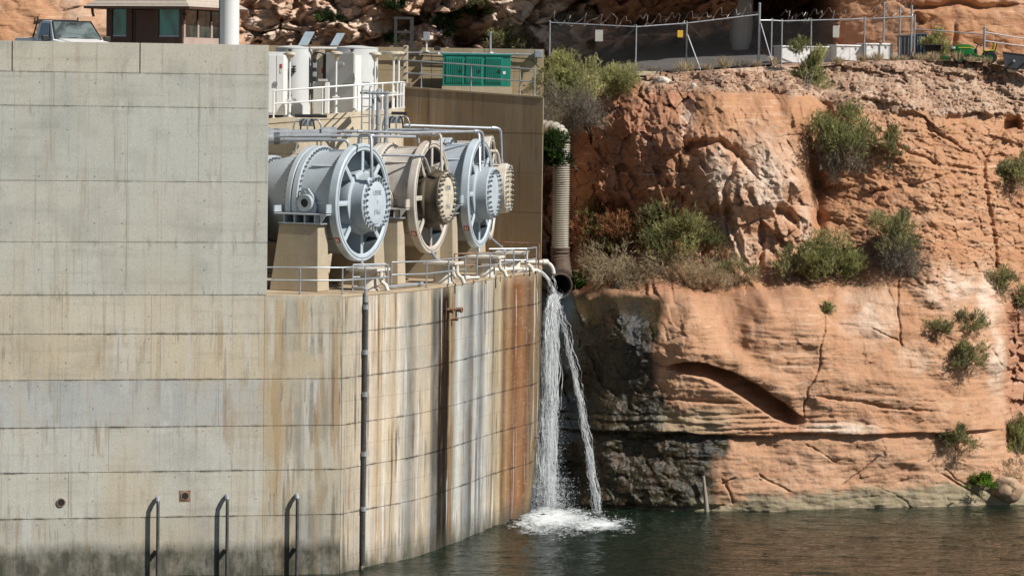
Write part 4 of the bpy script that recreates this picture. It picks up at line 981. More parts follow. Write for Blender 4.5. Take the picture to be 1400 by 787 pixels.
# white drain boxes under the rims
for k, (u, v, D) in enumerate(((503, 391, 111.9), (606, 384, 116.6), (664, 377, 121.2), (700, 366, 124.6))):
    p = onz(u, v, 9.5) if k < 0 else V(at(u, v, D).x, D, 9.5); a = VAL[k][2]; s = VAL[k][3]
    o = thing('drain_box', 'white drain stand below the rim of the ' + ('nearest clean blue valve', 'stained beige valve', 'third valve', 'farthest valve')[k], 'drain stand', p, 'white drain stands on the deck')
    m = MB(); m.lathe([(0, .42), (.06, .42), (.06, .36), (.62, .33), (.62, .0)], p, V(0, 0, 1), 24); m.build('basin', M['offw'], o, True, sharp=30)
    m = MB(); m.obox(p - a * .62 - s * .5 + V(0, 0, .68), a * 1.24, s * 1.0, V(0, 0, .10)); m.obox(p - a * .5 - s * .42 + V(0, 0, .62), a * 1.0, s * .84, V(0, 0, .06)); m.build('top_slab', M['offw'], o, bevel=.015)
    q = p + a * .55 + s * .1
    m = MB(); m.tube([q + V(0, 0, .66), q + V(0, 0, .42), q + a * .05 + V(0, 0, .30), q + a * .2 + V(0, 0, .20), q + a * .28 + V(0, 0, .0)], .075, 12); m.build('spout', M['offw'], o, True)
    q = p - a * .3 - s * .2
    m = MB(); m.cyl(q + V(0, 0, .78), VAL[k][1] - V(0, 0, 1.9) - a * .1, .06, n=10); m.build('drop_pipe', M['galv'], o, True)

# ------------------------------------------------------------------ railings
def railing(label, pts, hts, posts, mat, r=.028, mid=True, group='steel guard railings', cat='railing', name='guard_rail', rails=None):
    """pts: ground points; hts: height; posts: indices or (i, t) positions"""
    pts = [Vector(p) for p in pts]; o = thing(name, label, cat, pts[0], group)
    H = V(0, 0, hts)
    for f, nm in ((1.0, 'top_rail'), (.52, 'mid_rail')):
        if f < 1 and not mid: continue
        m = MB(); m.tube([p + H * f for p in pts], r, 8); m.build(nm, mat, o, True)
    for q in posts:
        p = pts[q] if isinstance(q, int) else pts[q[0]].lerp(pts[q[0] + 1], q[1])
        m = MB(); m.cyl(p - V(0, 0, .02), p + H - V(0, 0, .0), r * .97, n=8); m.cyl(p, p + V(0, 0, .02), r * 2.2, n=8); m.build('post', mat, o, True)
    return o
def dk(u, v, D): p = at(u, v, D); return V(p.x, D, 9.505)
railing('grey guard rail along the platform edge in front of the tapered pedestal', [dk(363.5, 400, 109.0), dk(410, 401, 109.1), dk(468, 401, 109.5), dk(499, 399, 110.4), dk(530, 397, 111.7)], .90, [1, 2, 3, 4], M['galv'])
railing('short grey rail behind the white drain stand of the nearest valve', [dk(482, 394, 111.3), dk(527, 394, 112.2)], .90, [0], M['galv'])
railing('grey guard rail bay below the stained beige valve', [dk(535, 389, 112.9), dk(583, 391, 113.8), dk(613, 389, 115.6), dk(636, 385, 117.1)], .92, [0, 1, 2, 3], M['galv'])
railing('grey guard rail bay around the third valve drain', [dk(652, 376, 118.9), dk(670, 379, 119.9), dk(690, 376, 121.5), dk(702, 374, 122.6)], .92, [0, 1, 2, 3], M['galv'])
railing('rust brown rail between the second and third drain stands', [dk(621, 382, 119.2), dk(668, 378, 120.5)], .92, [0], M['rust'])
railing('grey guard rail at the far end of the platform', [dk(668, 368, 123.2), dk(719.5, 368, 123.9), dk(727, 366, 124.4), dk(733, 364, 125.1)], .92, [1, 3], M['galv'])
railing('rusty guard rail at the very end of the deck by the brown wall', [dk(686, 360, 127.3), dk(724, 360, 127.0), dk(736.5, 362, 126.2)], .98, [0, 2], M['rust'])
def tz(u, D, d=0.0):
    x = at(u, 155, D).x; return V(x, D, terr_z(x) + .0)
tr_pts = [tpts[i] + V(0, .22, 0) for i in range(1, LT, 1)]
tr_pts = [V(p.x, p.y, terr_z(p.x)) for p in tr_pts]
railing('white curved guard rail along the edge of the cabinet terrace', tr_pts, 1.02, [0, 7, 12, 17, 20, 22, 24, 26, 28], M['white'], .032, group=None)
lp = [V(at(u, 120, D).x, D, at(u, 120, D).z * 0 + ledge_z(u)) for u, D in ((553, 131.75), (576, 131.5), (644, 130.6), (711, 129.75), (731, 129.5))]
railing('grey guard rail on the ledge in front of the green cabinet', lp, 1.06, [1, 2, 3, 4], M['galv'], group=None)

# ------------------------------------------------------------------ pipes above the valves
def pipe(label, pts, r, mat, couplings=(), name='service_pipe', group='pipes above the valves', cat='pipe', rc=1.45):
    pts = [Vector(p) for p in pts]
    o = thing(name, label, cat, pts[0], group)
    rp = [pts[0]]
    for i in range(1, len(pts) - 1):
        a = (pts[i - 1] - pts[i]).normalized(); b = (pts[i + 1] - pts[i]).normalized(); k = min(.14, (pts[i - 1] - pts[i]).length / 2.2, (pts[i + 1] - pts[i]).length / 2.2)
        rp += [pts[i] + a * k, pts[i] + a * k * .35 + b * k * .35, pts[i] + b * k]
    rp.append(pts[-1])
    m = MB(); m.tube(rp, r, 10); m.build('pipe_run', mat, o, True)
    for i, t in couplings:
        p = pts[i].lerp(pts[i + 1], t); d = (pts[i + 1] - pts[i]).normalized()
        m = MB(); m.cyl(p - d * r * 1.8, p + d * r * 1.8, r * rc, n=12); m.build('coupling', mat, o, True)
    return o
gv = M['galv']
pipe('thick grey pipe, upper of a pair in front of the cream terrace wall', [at(370, 184, 118.4), at(452, 182, 118.7)], .16, gv, ((0, .02), (0, .18), (0, .97)))
pipe('thick grey pipe, lower of a pair in front of the cream terrace wall', [at(370, 189.5, 118.2), at(452, 187.5, 118.5)], .16, gv, ((0, .02), (0, .18)))
pipe('slim grey pipe running right from the thick pair over the first valve', [at(452, 180.5, 118.6), at(475, 179.5, 118.7), at(560, 181.5, 119.4), at(660, 179.5, 121.5), at(661.5, 220, 121.6)], .055, gv, ((0, .9), (1, .2), (2, .9)))
pipe('slim grey pipe that ends above the beige valve', [at(382, 186.3, 116.8), at(480, 185.5, 117.0), at(571.5, 187, 118.0), at(572.5, 196, 118.0)], .055, gv, ((0, .96), (1, .3)))
pipe('short grey pipe bending down onto the nearest valve body', [at(384, 191, 114.2), at(476, 191.5, 113.9), at(476.5, 203, 113.9)], .055, gv, ((0, .1),))
pipe('grey feed pipe dropping to the hub of the nearest valve', [at(490, 200, 112.6), at(491, 184.5, 112.2), at(507.5, 184.5, 111.7), at(508.5, 240, 111.6)], .055, gv, ((2, .98),))
pipe('grey feed pipe dropping to the hub of the beige valve', [at(548, 184.5, 118.6), at(588, 184.5, 117.5), at(603, 184, 116.5), at(604, 234, 116.4)], .05, M['beige'], ((1, .3),))
pipe('thin grey pipe running along the beige valve body', [at(522, 212, 115.6), at(580, 213, 116.0), at(588, 236, 116.2)], .045, M['galv'], ((0, .95),))
pipe('upper grey pipe reaching over to the farthest valve', [at(551, 172, 124), at(560, 171.5, 124.2), at(684.5, 175.5, 126.0), at(686, 222, 126.0)], .055, gv, ((0, .5), (1, .92)))
pipe('second grey pipe reaching over to the third valve', [at(530, 177, 122), at(575, 177.5, 122.2), at(655, 180.5, 121.8), at(656, 236, 121.2)], .05, gv, ((1, .1),))
pipe('short grey pipe stub with valve beside the farthest hub', [at(662, 206, 124.4), at(680, 207, 125.6), at(683, 224, 125.8)], .06, M['beige'], ((0, .2), (0, .8)))
pipe('white pipe lying on the deck beside the second drain stand', [dk(619, 372, 118) + V(0, 0, .5), dk(621, 372, 118) + V(0, 0, .1), dk(655, 381, 118.4) + V(0, 0, .1)], .06, M['offw'], ((1, .5),), group='pipes on the deck')
pipe('white pipe lying along the deck edge after the first drain stand', [dk(528, 392, 112) + V(0, 0, .1), dk(576, 393, 114.2) + V(0, 0, .1)], .06, M['galv'], ((0, .97),), group='pipes on the deck')
pipe('long white discharge pipe lying on the deck, water pouring from its end', [dk(672, 370, 122.4) + V(0, 0, .16), dk(706, 369, 123.6) + V(0, 0, .16), V(at(735, 369.5, 125.2).x, 125.2, at(735, 369.5, 125.2).z)], .07, M['offw'], ((0, .5),), group='pipes on the deck')
pipe('short white pipe bending down past the end of the platform', [at(703, 347, 125.6), at(705, 357.5, 125.6), at(749, 358, 126.6), at(756, 366, 126.6), at(757, 374, 126.6)], .075, M['offw'], ((1, .9),), group='pipes on the deck')
# small actuators with hoses over the first and second valve
for k, (u, v, D) in enumerate(((421, 174, 120.4), (542, 170, 123.4))):
    c = at(u, v, D); o = thing('valve_actuator', 'grey hose actuator on the cream wall ' + ('above the nearest valve' if k == 0 else 'at its curved right end'), 'actuator', c, 'wall actuators with hoses')
    m = MB(); m.box(c + V(-.05, 0, .18), .55, .35, .28); m.build('housing', gv, o, bevel=.03)
    m = MB(); m.box(c + V(.1, .1, .42), 1.2 if k == 0 else .6, .4, .12); m.build('hood', M['black'], o, bevel=.02)
    for i in range(5):
        x = -.42 + .21 * i
        m = MB(); m.tube(catmull([c + V(x * .5, -.1, .3), c + V(x * 1.0, -.25, .25), c + V(x * 1.25, -.22, -.1), c + V(x * 1.05, 0, -.42)], 4), .032, 7); m.build('hose', M['black' if i % 2 else 'galv'], o, True)
    m = MB(); m.tube([c + V(-.25, -.1, -.1), c + V(-.45, -.2, -.9), c + V(-.55, -.2, -.95)], .03, 6); m.build('strut', gv, o, True)
# ladder and tall pipes up to the terrace
c = at(499, 165, 120.6); o = thing('access_ladder', 'steel ladder with hoop rails climbing to the cabinet terrace', 'ladder', V(c.x, 120.6, 13.2))
zb, zt_ = at(499, 205, 120.6).z, at(499, 122, 120.6).z
for u in (494.5, 505):
    x = at(u, 165, 120.6).x; m = MB(); m.tube([V(x, 120.6, zb), V(x, 120.6, zt_), V(x, 120.9, zt_ + .1), V(x, 121.8, zt_ + .1)], .028, 8); m.build('stile', gv, o, True)
for i in range(9):
    z = zb + .12 + i * .30; m = MB(); m.cyl(V(at(494.5, 165, 120.6).x, 120.6, z), V(at(505, 165, 120.6).x, 120.6, z), .018, n=6); m.build('rung', gv, o, True)
for k, (u, vt, vb, r) in enumerate(((509.5, 126, 205, .05), (517, 124, 205, .085), (528, 128, 205, .085))):
    x = at(u, 165, 121).x; m = V(x, 121.0, at(u, vb, 121).z); t = V(x, 121.0, at(u, vt, 121).z)
    pipe(('thinnest', 'middle', 'rightmost')[k] + ' of three upright grey pipes beside the terrace ladder', [m, t, t + V(0, .9, .02)], r, gv, ((0, .5),), 'riser_pipe', 'riser pipes beside the ladder', rc=1.2)
pipe('horizontal grey tube joining the riser pipes at their tops', [at(492, 127, 120.8), at(531, 127.5, 120.8)], .045, gv, (), 'riser_pipe', None)

# ------------------------------------------------------------------ terrace equipment
def tank(u0, u1, vt, D, label):
    r = px(u1 - u0, D) / 2; cx = at((u0 + u1) / 2, 150, D).x; zb_ = terr_z(cx) + .01; zt = at(u0, vt, D).z
    o = thing('storage_tank', label, 'tank', V(cx, D, zb_), 'white upright tanks'); c = V(cx, D, zb_)
    h = zt - zb_
    m = MB(); m.lathe([(0, r), (h * .965, r)], c, V(0, 0, 1), 48); m.build('shell', M['tank'], o, True)
    m = MB(); m.lathe([(h * .955, r * 1.015), (h * .97, r * 1.015), (h * 1.0, r * .25), (h, 0)], c, V(0, 0, 1), 48); m.build('roof', M['tank'], o, True)
    d = V(.35, -.94, 0).normalized(); 
    for dd, z0, z1 in ((V(-.12, -.99, 0), .45, .95 * h), (V(.08, -.997, 0), h * .5, .72 * h)):
        q = c + dd * (r + .08); m = MB(); m.cyl(q + V(0, 0, z0 + .3), q + V(0, 0, z1 - .1), .016, n=6); g_ = m.build('sight_tube', M['galv'], o, True)
        for z in (z0 + .3, z0 + .3 + (z1 - z0 - .4) * .45, z1 - .1):
            m = MB(); m.cyl(c + dd * (r - .05) + V(0, 0, z), c + dd * (r + .14) + V(0, 0, z), .035, n=8); m.box(q + V(0, 0, z + .05), .16, .05, .05); m.build('fitting', M['black'], g_)
    q = c + V(-.12, -.99, 0) * r + V(0, 0, .62)
    m = MB(); m.box(q, .5, .12, .14); m.build('nozzle', M['galv'], o, bevel=.02)
tank(376, 426, 62, 125.6, 'white upright tank at left end of the terrace behind two door cabinet')
tank(456, 516, 62, 127.0, 'white upright tank behind the tall grey cabinet, right of the pair')
def cabinet(u0, u1, vt, D, depth, label, mat, side, doors, seam=False):
    a, b = at(u0, 100, D), at(u1, 100, D); zb_ = terr_z((a.x + b.x) / 2); zt = at(u0, vt, D).z
    o = thing('equipment_cabinet', label, 'cabinet', V((a.x + b.x) / 2, D, zb_)); w_ = b.x - a.x
    m = MB(); m.obox(V(a.x, D, zb_ + .10), V(w_, 0, 0), V(depth * side, depth, 0), V(0, 0, zt - zb_ - .10)); m.build('case', mat, o, bevel=.015)
    m = MB(); m.obox(V(a.x + .04, D + .04, zb_), V(w_ - .08, 0, 0), V(0, depth * .8, 0), V(0, 0, .12)); m.build('plinth', M['black'], o)
    for i in range(doors):
        x = a.x + w_ * i / doors; m = MB(); m.obox(V(x + .02, D - .025, zb_ + .18), V(w_ / doors - .04, 0, 0), V(0, .03, 0), V(0, 0, zt - zb_ - .30)); d = m.build('door', mat, o, bevel=.008)
        hx = x + (w_ / doors) * (.85 if i == 0 else .12)
        m = MB(); m.box(V(hx, D - .05, zb_ + 1.3), .05, .05, .16); m.build('handle', M['galv'], d)
    return o, a, w_, zb_, zt
c1, a, w_, zb_, zt = cabinet(366.5, 388.5, 71, 123.6, .8, 'white two door metal cabinet at far left of the terrace', M['white'], .1, 2)
m = MB(); m.obox(V(a.x + w_ * .73, 123.56, zt - .62), V(.09, 0, 0), V(0, .012, 0), V(0, 0, .16)); m.build('red_label', M['red'], c1)
m = MB(); m.obox(V(a.x + w_ * .73, 123.56, zt - .80), V(.09, 0, 0), V(0, .012, 0), V(0, 0, .14)); m.build('paper_label', M['offw'], c1)
D = 124.6
pA, pB = at(444.5, 100, D), at(484, 100, D); pC = at(493.5, 100, D + 1.6); zb_ = terr_z(pA.x); zt = at(450, 72, D).z
o = thing('equipment_cabinet', 'tall grey cabinet with narrow right side coloured paler as if sunlit in front of tank', 'cabinet', V(pA.x, D, zb_))
dv = V(.42, -.91, 0); 
m = MB(); m.prism([(pA.x, pA.y + .5), (pB.x, pB.y), (pC.x, pC.y), (pA.x + .5, pC.y + .6)], zb_, zt); m.build('case', M['greyc'], o, bevel=.012)
fr = V(pB.x - pA.x, -.5, 0); n_ = V(fr.y, -fr.x, 0).normalized()
for z0, z1 in ((zb_ + .05, zb_ + (zt - zb_) * .5 - .006), (zb_ + (zt - zb_) * .5 + .006, zt - .04)):
    m = MB(); m.obox(V(pA.x, pA.y + .5, z0) + fr * .01, fr * .98, n_ * .02, V(0, 0, z1 - z0)); m.build('panel', M['greyc'], o, bevel=.006)
for z in (zt - .48, zb_ + 1.05):
    m = MB(); m.obox(V(pA.x, pA.y + .5, z) + fr * .38 + n_ * .02, fr * .28, n_ * .05, V(0, 0, .10)); m.build('vent_strip', M['greyc'], o, bevel=.01)
rr_ = V(pC.x - pB.x, pC.y - pB.y, 0); n2 = V(rr_.y, -rr_.x, 0).normalized()
m = MB(); m.obox(V(pB.x, pB.y, zb_ + .12) + rr_ * .06, rr_ * .42, n2 * .025, V(0, 0, zt - zb_ - .2)); m.build('door', M['white'], o, bevel=.008)  # white doors put the sunlit look of this side into its colour
m = MB(); m.obox(V(pB.x, pB.y, zb_ + .12) + rr_ * .52, rr_ * .42, n2 * .025, V(0, 0, zt - zb_ - .2)); m.build('door', M['white'], o, bevel=.008)
m = MB(); m.obox(V(pA.x - .12, pA.y + .55, zb_), V(.12, 0, 0), V(0, .3, 0), V(0, 0, zt - zb_ - .05)); m.build('edge_strip', M['black'], o)
D = 124.2; q = at(441, 140, D); zb_ = terr_z(q.x)
o = thing('utility_box', 'small grey box with white front below the cable panel', 'box', V(q.x, D, zb_))
m = MB(); m.box(V(q.x - .15, D + .1, zb_ + .62), .42, .5, 1.24); m.build('case', M['greyc'], o, bevel=.02)
m = MB(); m.box(V(q.x + .17, D, zb_ + .62), .18, .42, 1.2); m.build('front_cover', M['white'], o, bevel=.02)
m = MB(); m.box(V(q.x, D, zb_ + 1.3), .34, .5, .10); m.build('top_cap', M['greyc'], o, bevel=.01)
D = 125.4; q = at(434, 110, D); zb_ = terr_z(q.x)
o = thing('cable_stand', 'cream panel with cables and gauges between the tank and grey cabinet', 'panel', V(q.x, D, zb_))
m = MB(); m.box(V(q.x + .05, D, zb_ + 1.25), .46, .12, 2.5); m.build('board', M['cream'], o)
for i in range(4):
    x = q.x - .22 + .05 * i; m = MB(); m.tube(catmull([V(x + .5, D - .2, zb_ + 2.35 - .05 * i), V(x + .15, D - .22, zb_ + 2.4), V(x, D - .2, zb_ + 2.1), V(x, D - .18, zb_ + .6)], 4), .022, 6); m.build('cable', M['black'], o, True)
for z in (1.1, 1.55, 1.9):
    m = MB(); m.box(V(q.x - .1, D - .14, zb_ + z), .16, .16, .2); m.build('gauge', M['galv'], o, bevel=.02)
m = MB(); m.box(V(q.x + .2, D - .07, zb_ + 1.7), .10, .02, .2); m.build('red_label', M['red'], o)
pipe('black cable tray pipe across between the two white tanks', [at(424, 66, 125.2), at(460, 66, 125.6)], .05, M['greyc'], (), 'tray_pipe', None)
# lamp posts along the terrace
for k, (u, D, vt, nm) in enumerate(((396, 122.2, 72, 'in front of the left white tank'), (459.5, 122.6, 71, 'in front of the tall grey cabinet'), (512.5, 124.0, 72, 'in front of the right white tank'), (538, 126.3, 71, 'left of the close pair by the curved end'), (545, 127.6, 71, 'right of the close pair by the curved end'))):
    x = at(u, 110, D).x; zb_ = terr_z(x); zt = at(u, vt, D).z; b = V(x, D, zb_)
    o = thing('lamp_post', 'slim white lamp post with cone shade ' + nm, 'lamp post', b, 'lamp posts on the terrace')
    m = MB(); m.cyl(b, V(x, D, zt - .3), .04, n=10); m.cyl(b, b + V(0, 0, .7), .058, n=10); m.build('pole', M['white'], o, True)
    m = MB(); m.box(b + V(0, -.02, .62), .28, .1, .06); m.build('bracket', M['white'], o); m = MB(); m.cyl(b, b + V(0, 0, .03), .13, n=12); m.build('base_plate', M['white'], o)
    m = MB(); m.lathe([(-.34, .05), (-.26, .09), (-.10, .165), (-.08, .24), (-.02, .235), (.02, .12), (.03, 0)], V(x, D, zt), V(0, 0, 1), 20); m.build('lamp_shade', M['cap'], o, True, sharp=30)
for k, (u, v0, v1, D) in enumerate(((414, 44, 63, 133.0), (457.5, 46, 63, 133.0))):
    a, b = at(u - 6.5, v1, D), at(u + 6.5 * (1 - .3 * k), v1, D); t = at(u - 3, v0, D + .7)
    o = thing('metal_sheet', ('wider' if k == 0 else 'narrower') + ' pale blue slanted metal sheet standing behind the white tanks', 'metal sheet', V(a.x, D, a.z), 'slanted sheets behind the tanks')
    m = MB(); m.obox(a, V(b.x - a.x, 0, 0), V(.25, .7, t.z - a.z), V(0, -.03, .02)); m.build('sheet', M['sheetm'], o)
    m = MB(); m.cyl(V(a.x + .2, D + .3, a.z + .2), V(a.x + .25, D + .9, a.z - .5), .03, n=6); m.build('prop', gv, o, True)
# ------------------------------------------------------------------ ledge equipment
D = 131.45; a, b = at(605, 118, D), at(698, 118, D); zb_ = ledge_z(640); zp = at(650, 118, D).z; zt = at(650, 74, D).z; W = b.x - a.x
o = thing('transformer_cabinet', 'teal green three door electrical cabinet on a concrete pad', 'cabinet', V((a.x + b.x) / 2, D, zb_))
m = MB(); m.obox(V(a.x - .03, D - .04, ledge_z(698) - .05), V(W + .06, 0, 0), V(0, 1.5, 0), V(0, 0, zp - ledge_z(698) + .04)); m.build('concrete_pad', M['ped'], o, bevel=.01)
m = MB(); m.obox(V(a.x, D, zp), V(W, 0, 0), V(0, 1.4, 0), V(0, 0, zt - zp - .04)); m.build('case', M['green'], o, bevel=.012)
m = MB(); m.obox(V(a.x - .04, D - .06, zt - .05), V(W + .08, 0, 0), V(0, 1.5, 0), V(0, 0, .06)); m.build('top_lid', M['green'], o, bevel=.012)
for i, (f0, f1) in enumerate(((.045, .31), (.34, .585), (.63, .875))):
    m = MB(); m.obox(V(a.x + W * f0, D - .025, zp + .10), V(W * (f1 - f0), 0, 0), V(0, .03, 0), V(0, 0, zt - zp - .22)); d = m.build('door', M['green'], o, bevel=.006)
    for k in range(8):
        x = a.x + W * f0 + W * (f1 - f0) * (k + .6) / 8.2; m = MB(); m.obox(V(x - .022, D - .055, zp + .16), V(.044, 0, 0), V(0, .032, 0), V(0, 0, zt - zp - .34)); m.build('rib', M['green'], d)
    x = a.x + W * (f1 - .045); m = MB(); m.cyl(V(x, D - .08, zp + .62), V(x, D - .02, zp + .62), .065, n=14); m.build('lock_knob', M['black'], d)
m = MB(); m.obox(V(a.x + W * .885, D - .015, zp + .5), V(.11, 0, 0), V(0, .012, 0), V(0, 0, .12)); m.build('paper_label', M['white'], o)
def boxpole(name, label, cat, u, v0, v1, vb, D, w_, mats):
    c = at(u, v0, D); b = at(u, vb, D); h = b.z; o = thing(name, label, cat, V(b.x, D, b.z))
    if w_:
        zz0, zz1 = at(u, v1, D).z, c.z; m = MB(); m.box(V(b.x, D - .1, (zz0 + zz1) / 2), w_, .28, zz1 - zz0); m.build('case', mats[0], o, bevel=.02)
        m = MB(); m.cyl(b, V(b.x, D, zz0), .035, n=8); m.build('post', mats[1], o, True)
    else:
        m = MB(); m.cyl(b, c, .045, n=10); m.build('post', mats[1], o, True); m = MB(); m.cyl(c, c + V(0, 0, .08), .07, n=10); m.build('cap', mats[1], o, True)
    m = MB(); m.cyl(b, b + V(0, 0, .05), .12, n=12); m.build('base_plate', M['white'], o, True)
    return o
boxpole('control_box', 'small grey box on a slim post above the back wall', 'box', 583, 44, 56, 71, 133.2, .27, (gv, M['white']))
boxpole('vent_pole', 'short grey vent pole standing behind the green cabinet', 'pole', 670.5, 46, 50, 73, 132.4, 0, (gv, M['galv']))
c = at(598, 66.5, 132.9); o = thing('flood_light', 'black floodlight on the back wall left of the green cabinet', 'lamp', c)
m = MB(); m.box(c, .27, .2, .17); m.build('housing', M['black'], o, bevel=.03); m = MB(); m.cyl(c - V(-.05, 0, .08), c - V(-.05, 0, .22), .03, n=8); m.cyl(c - V(-.05, 0, .24), c - V(-.05, 0, .21), .09, n=8); m.build('foot', M['white'], o, True)
c = at(736, 74, 133.2); o = thing('junction_box', 'grey junction box near the right end of the back wall', 'box', c)
m = MB(); m.box(c, .34, .2, .33); m.build('case', gv, o, bevel=.02); m = MB(); m.box(c + V(0, -.11, 0), .28, .03, .27); m.build('lid', gv, o, bevel=.01)
pipe('grey conduit pair running along the back wall behind the green cabinet', [at(512, 72, 133.2), at(610, 72.5, 133.2), at(732, 75, 133.2)], .04, gv, ((0, .4), (1, .3), (1, .8)), 'conduit', 'conduits on the back wall')
pipe('black cable sagging from the junction box to the bush', [at(560, 76, 133.2), at(620, 78, 133.2), at(700, 79, 133.2), at(728, 81, 133.2), at(736, 92, 133)], .025, M['black'], (), 'conduit', 'conduits on the back wall')
c = at(554, 120, 131.9); zt = at(554, 62, 131.9).z
o = thing('wall_post', 'square cream concrete post left of the ledge railing', 'post', V(c.x, 131.9, ledge_z(554)))
m = MB(); m.box(V(c.x, 132.1, (zt + ledge_z(554)) / 2), .19, .19, zt - ledge_z(554)); m.build('shaft', M['cream'], o, bevel=.015)
for i in range(6): m = MB(); m.box(V(c.x, 131.98, ledge_z(554) + .25 + i * .27), .07, .05, .05); m.build('step_bolt', M['black'], o)
m = MB(); m.box(V(c.x + .02, 131.85, ledge_z(554) + .06), .4, .16, .12); m.build('foot_clamp', M['offw'], o, bevel=.03)
D = 134.4; o = thing('steel_gantry', 'dark grey steel portal frame against the rocks above the wall', 'frame', at(552, 60, D))
x0, x1 = at(541, 40, D).x, at(563, 40, D).x
M['dksteel'] = simple('dark_steel', (.055, .053, .05), (.04, .04, .04), 4, .7, .1); m = MB(); m.box(V(x0, D, (at(541, 24, D).z + 15.5) / 2), .12, .12, at(541, 24, D).z - 15.5); m.build('post', M['dksteel'], o)
m = MB(); m.box(V(x1, D, (at(563, 24, D).z + 15.5) / 2), .14, .12, at(563, 24, D).z - 15.5); m.build('post', M['dksteel'], o)
for v in (25, 44): m = MB(); z = at(552, v, D).z; m.obox(V(x0 - .07, D - .065, z - .05), V(x1 - x0 + .14, 0, 0), V(0, .13, 0), V(0, 0, .10)); m.build('crossbar', M['dksteel'], o)

# ------------------------------------------------------------------ guard booth, pole, pickup on the upper road
D = 119.5; A = at(146, 30, D); th = R(24); p = V(math.cos(th), -math.sin(th), 0); q = V(math.sin(th), math.cos(th), 0)
Wb = (at(250, 30, D - 1.3).x - A.x) / math.cos(th); zt = at(200, 12, D).z; z0 = 16.86; O = V(A.x, D, 0)
o = thing('guard_booth', 'brown guard booth with hipped shingle roof and teal glass windows', 'building', V(A.x, D, z0))
def wallbox(f, l0, l1, za, zb, d0, d1, name, mat, par, bevel=.0):
    org, ax, nr = (O, p, -q) if f == 0 else (O + p * Wb, q, p)
    m = MB(); m.obox(org + ax * l0 + nr * d0 + V(0, 0, za), ax * (l1 - l0), nr * (d1 - d0), V(0, 0, zb - za)); return m.build(name, mat, par, bevel=bevel)
zs = zt - 1.05
m = MB(); m.obox(O + p * .07 + q * .07 + V(0, 0, z0), p * (Wb - .14), q * (Wb - .14), V(0, 0, zt - z0)); m.build('room', M['brownp'], o)
def l0(u): return (at(u, 30, D - .6).x - A.x) / math.cos(th)
wallbox(0, 0, l0(151), z0, zt, -.06, .03, 'corner_trim', M['brownp'], o); wallbox(0, l0(172), l0(180), z0, zt, -.06, .03, 'door_jamb', M['brownp'], o); wallbox(0, l0(212), l0(218), z0, zt, -.06, .03, 'door_jamb', M['brownp'], o); wallbox(0, l0(248), Wb, z0, zt, -.06, .035, 'corner_trim', M['brownp'], o)
d = wallbox(0, l0(181), l0(212), z0, zt - .06, -.07, -.02, 'door', M['brownp'], o, .01)
wallbox(0, l0(183.0), l0(184.6), z0, zt - .1, -.02, -.005, 'door_gap', M['black'], d)
for n0, n1 in ((151, 172), (218, 248)):
    f = wallbox(0, l0(n0), l0(n1), z0, zs, -.06, .02, 'sill_wall', M['brownp'], o)
    g_ = wallbox(0, l0(n0) + .01, l0(n1) - .01, zs, zt - .02, -.07, -.03, 'window', M['teal'], o); wallbox(0, l0(n0) + .02, l0(n1) - .02, zs, zs + .06, -.03, -.01, 'sill', M['bright'], g_)
Ls = (at(298, 30, D).x - (O + p * Wb).x) / math.sin(th); Ls = min(Ls, Wb)
wallbox(1, .04, Wb, z0, zs, -.06, .02, 'sill_wall', M['sunlitp'], o)
for k in range(4): wallbox(1, .04 + k * (Wb - .2) / 3 , .16 + k * (Wb - .2) / 3, zs, zs + .62 if k < 3 else zt, -.06, .03, 'mullion', M['sunlitp'], o)
for k in range(3):
    wallbox(1, .17 + k * (Wb - .2) / 3, .03 + (k + 1) * (Wb - .2) / 3, zs, zt - .02, -.07, -.02, 'window', M['dkglass'], o)
m = MB(); oh = .62; zr = zt + 1.35; c = [O - p * oh - q * oh, O + p * (Wb + oh) - q * oh, O + p * (Wb + oh) + q * (Wb + oh), O - p * oh + q * (Wb + oh)]; mid = O + p * Wb / 2 + q * Wb / 2
lo = [x + V(0, 0, zt + .06) for x in c]; tp = [mid + (x - mid) * .16 + V(0, 0, zr) for x in c]
m.frustum(lo, tp); m.f = [f for f in m.f]; rf = m.build('roof', M['roof'], o)
m = MB(); m.prism([(x.x, x.y) for x in c], zt - .03, zt + .055); m.build('fascia', M['brownp'], o)
for k in range(9):
    f = (k + .5) / 9; m = MB(); e = [l.lerp(t, f) for l, t in zip(lo, tp)]
    m.tube([e[0] + V(0, 0, .006), e[1] + V(0, 0, .006), e[2] + V(0, 0, .006)], .012, 4); m.build('shingle_course', M['roof'], rf)
m = MB(); c_ = O + p * (Wb + .08) - q * .02 + V(0, 0, zt - .16); m.lathe([(0, .05), (.1, .07), (.14, .03)], c_, V(0, 0, -1), 10); m.build('wall_lamp', M['black'], o, True)
m = MB(); c_ = O - p * .45 - q * .3; m.tube([c_ + V(0, 0, zt), c_ + V(.02, 0, zt - .2), c_ + V(.06, 0, zt - .32)], .05, 8); m.build('eave_bracket', M['brownp'], o)
D = 115.0; x = at(313.5, 30, D).x; r = px(13.6, D)
o = thing('white_column', 'thick white steel column rising behind the wall beside the booth', 'column', V(x, D, 16.86))
m = MB(); m.lathe([(0, r), (9, r)], V(x, D, 16.86), V(0, 0, 1), 40, caps=True); m.build('shaft', M['white'], o, True)
m = MB(); m.lathe([(0, r + .12), (.06, r + .12), (.06, r)], V(x, D, 16.86), V(0, 0, 1), 24, caps=False); m.build('flange', M['white'], o)
m = MB(); m.tube([V(x - r * .93, D - r * .4, 16.9), V(x - r * .97, D - r * .4, 18.2), V(x - r * 1.0, D - r * .3, 25)], .015, 6); m.build('cable', M['black'], o, True)

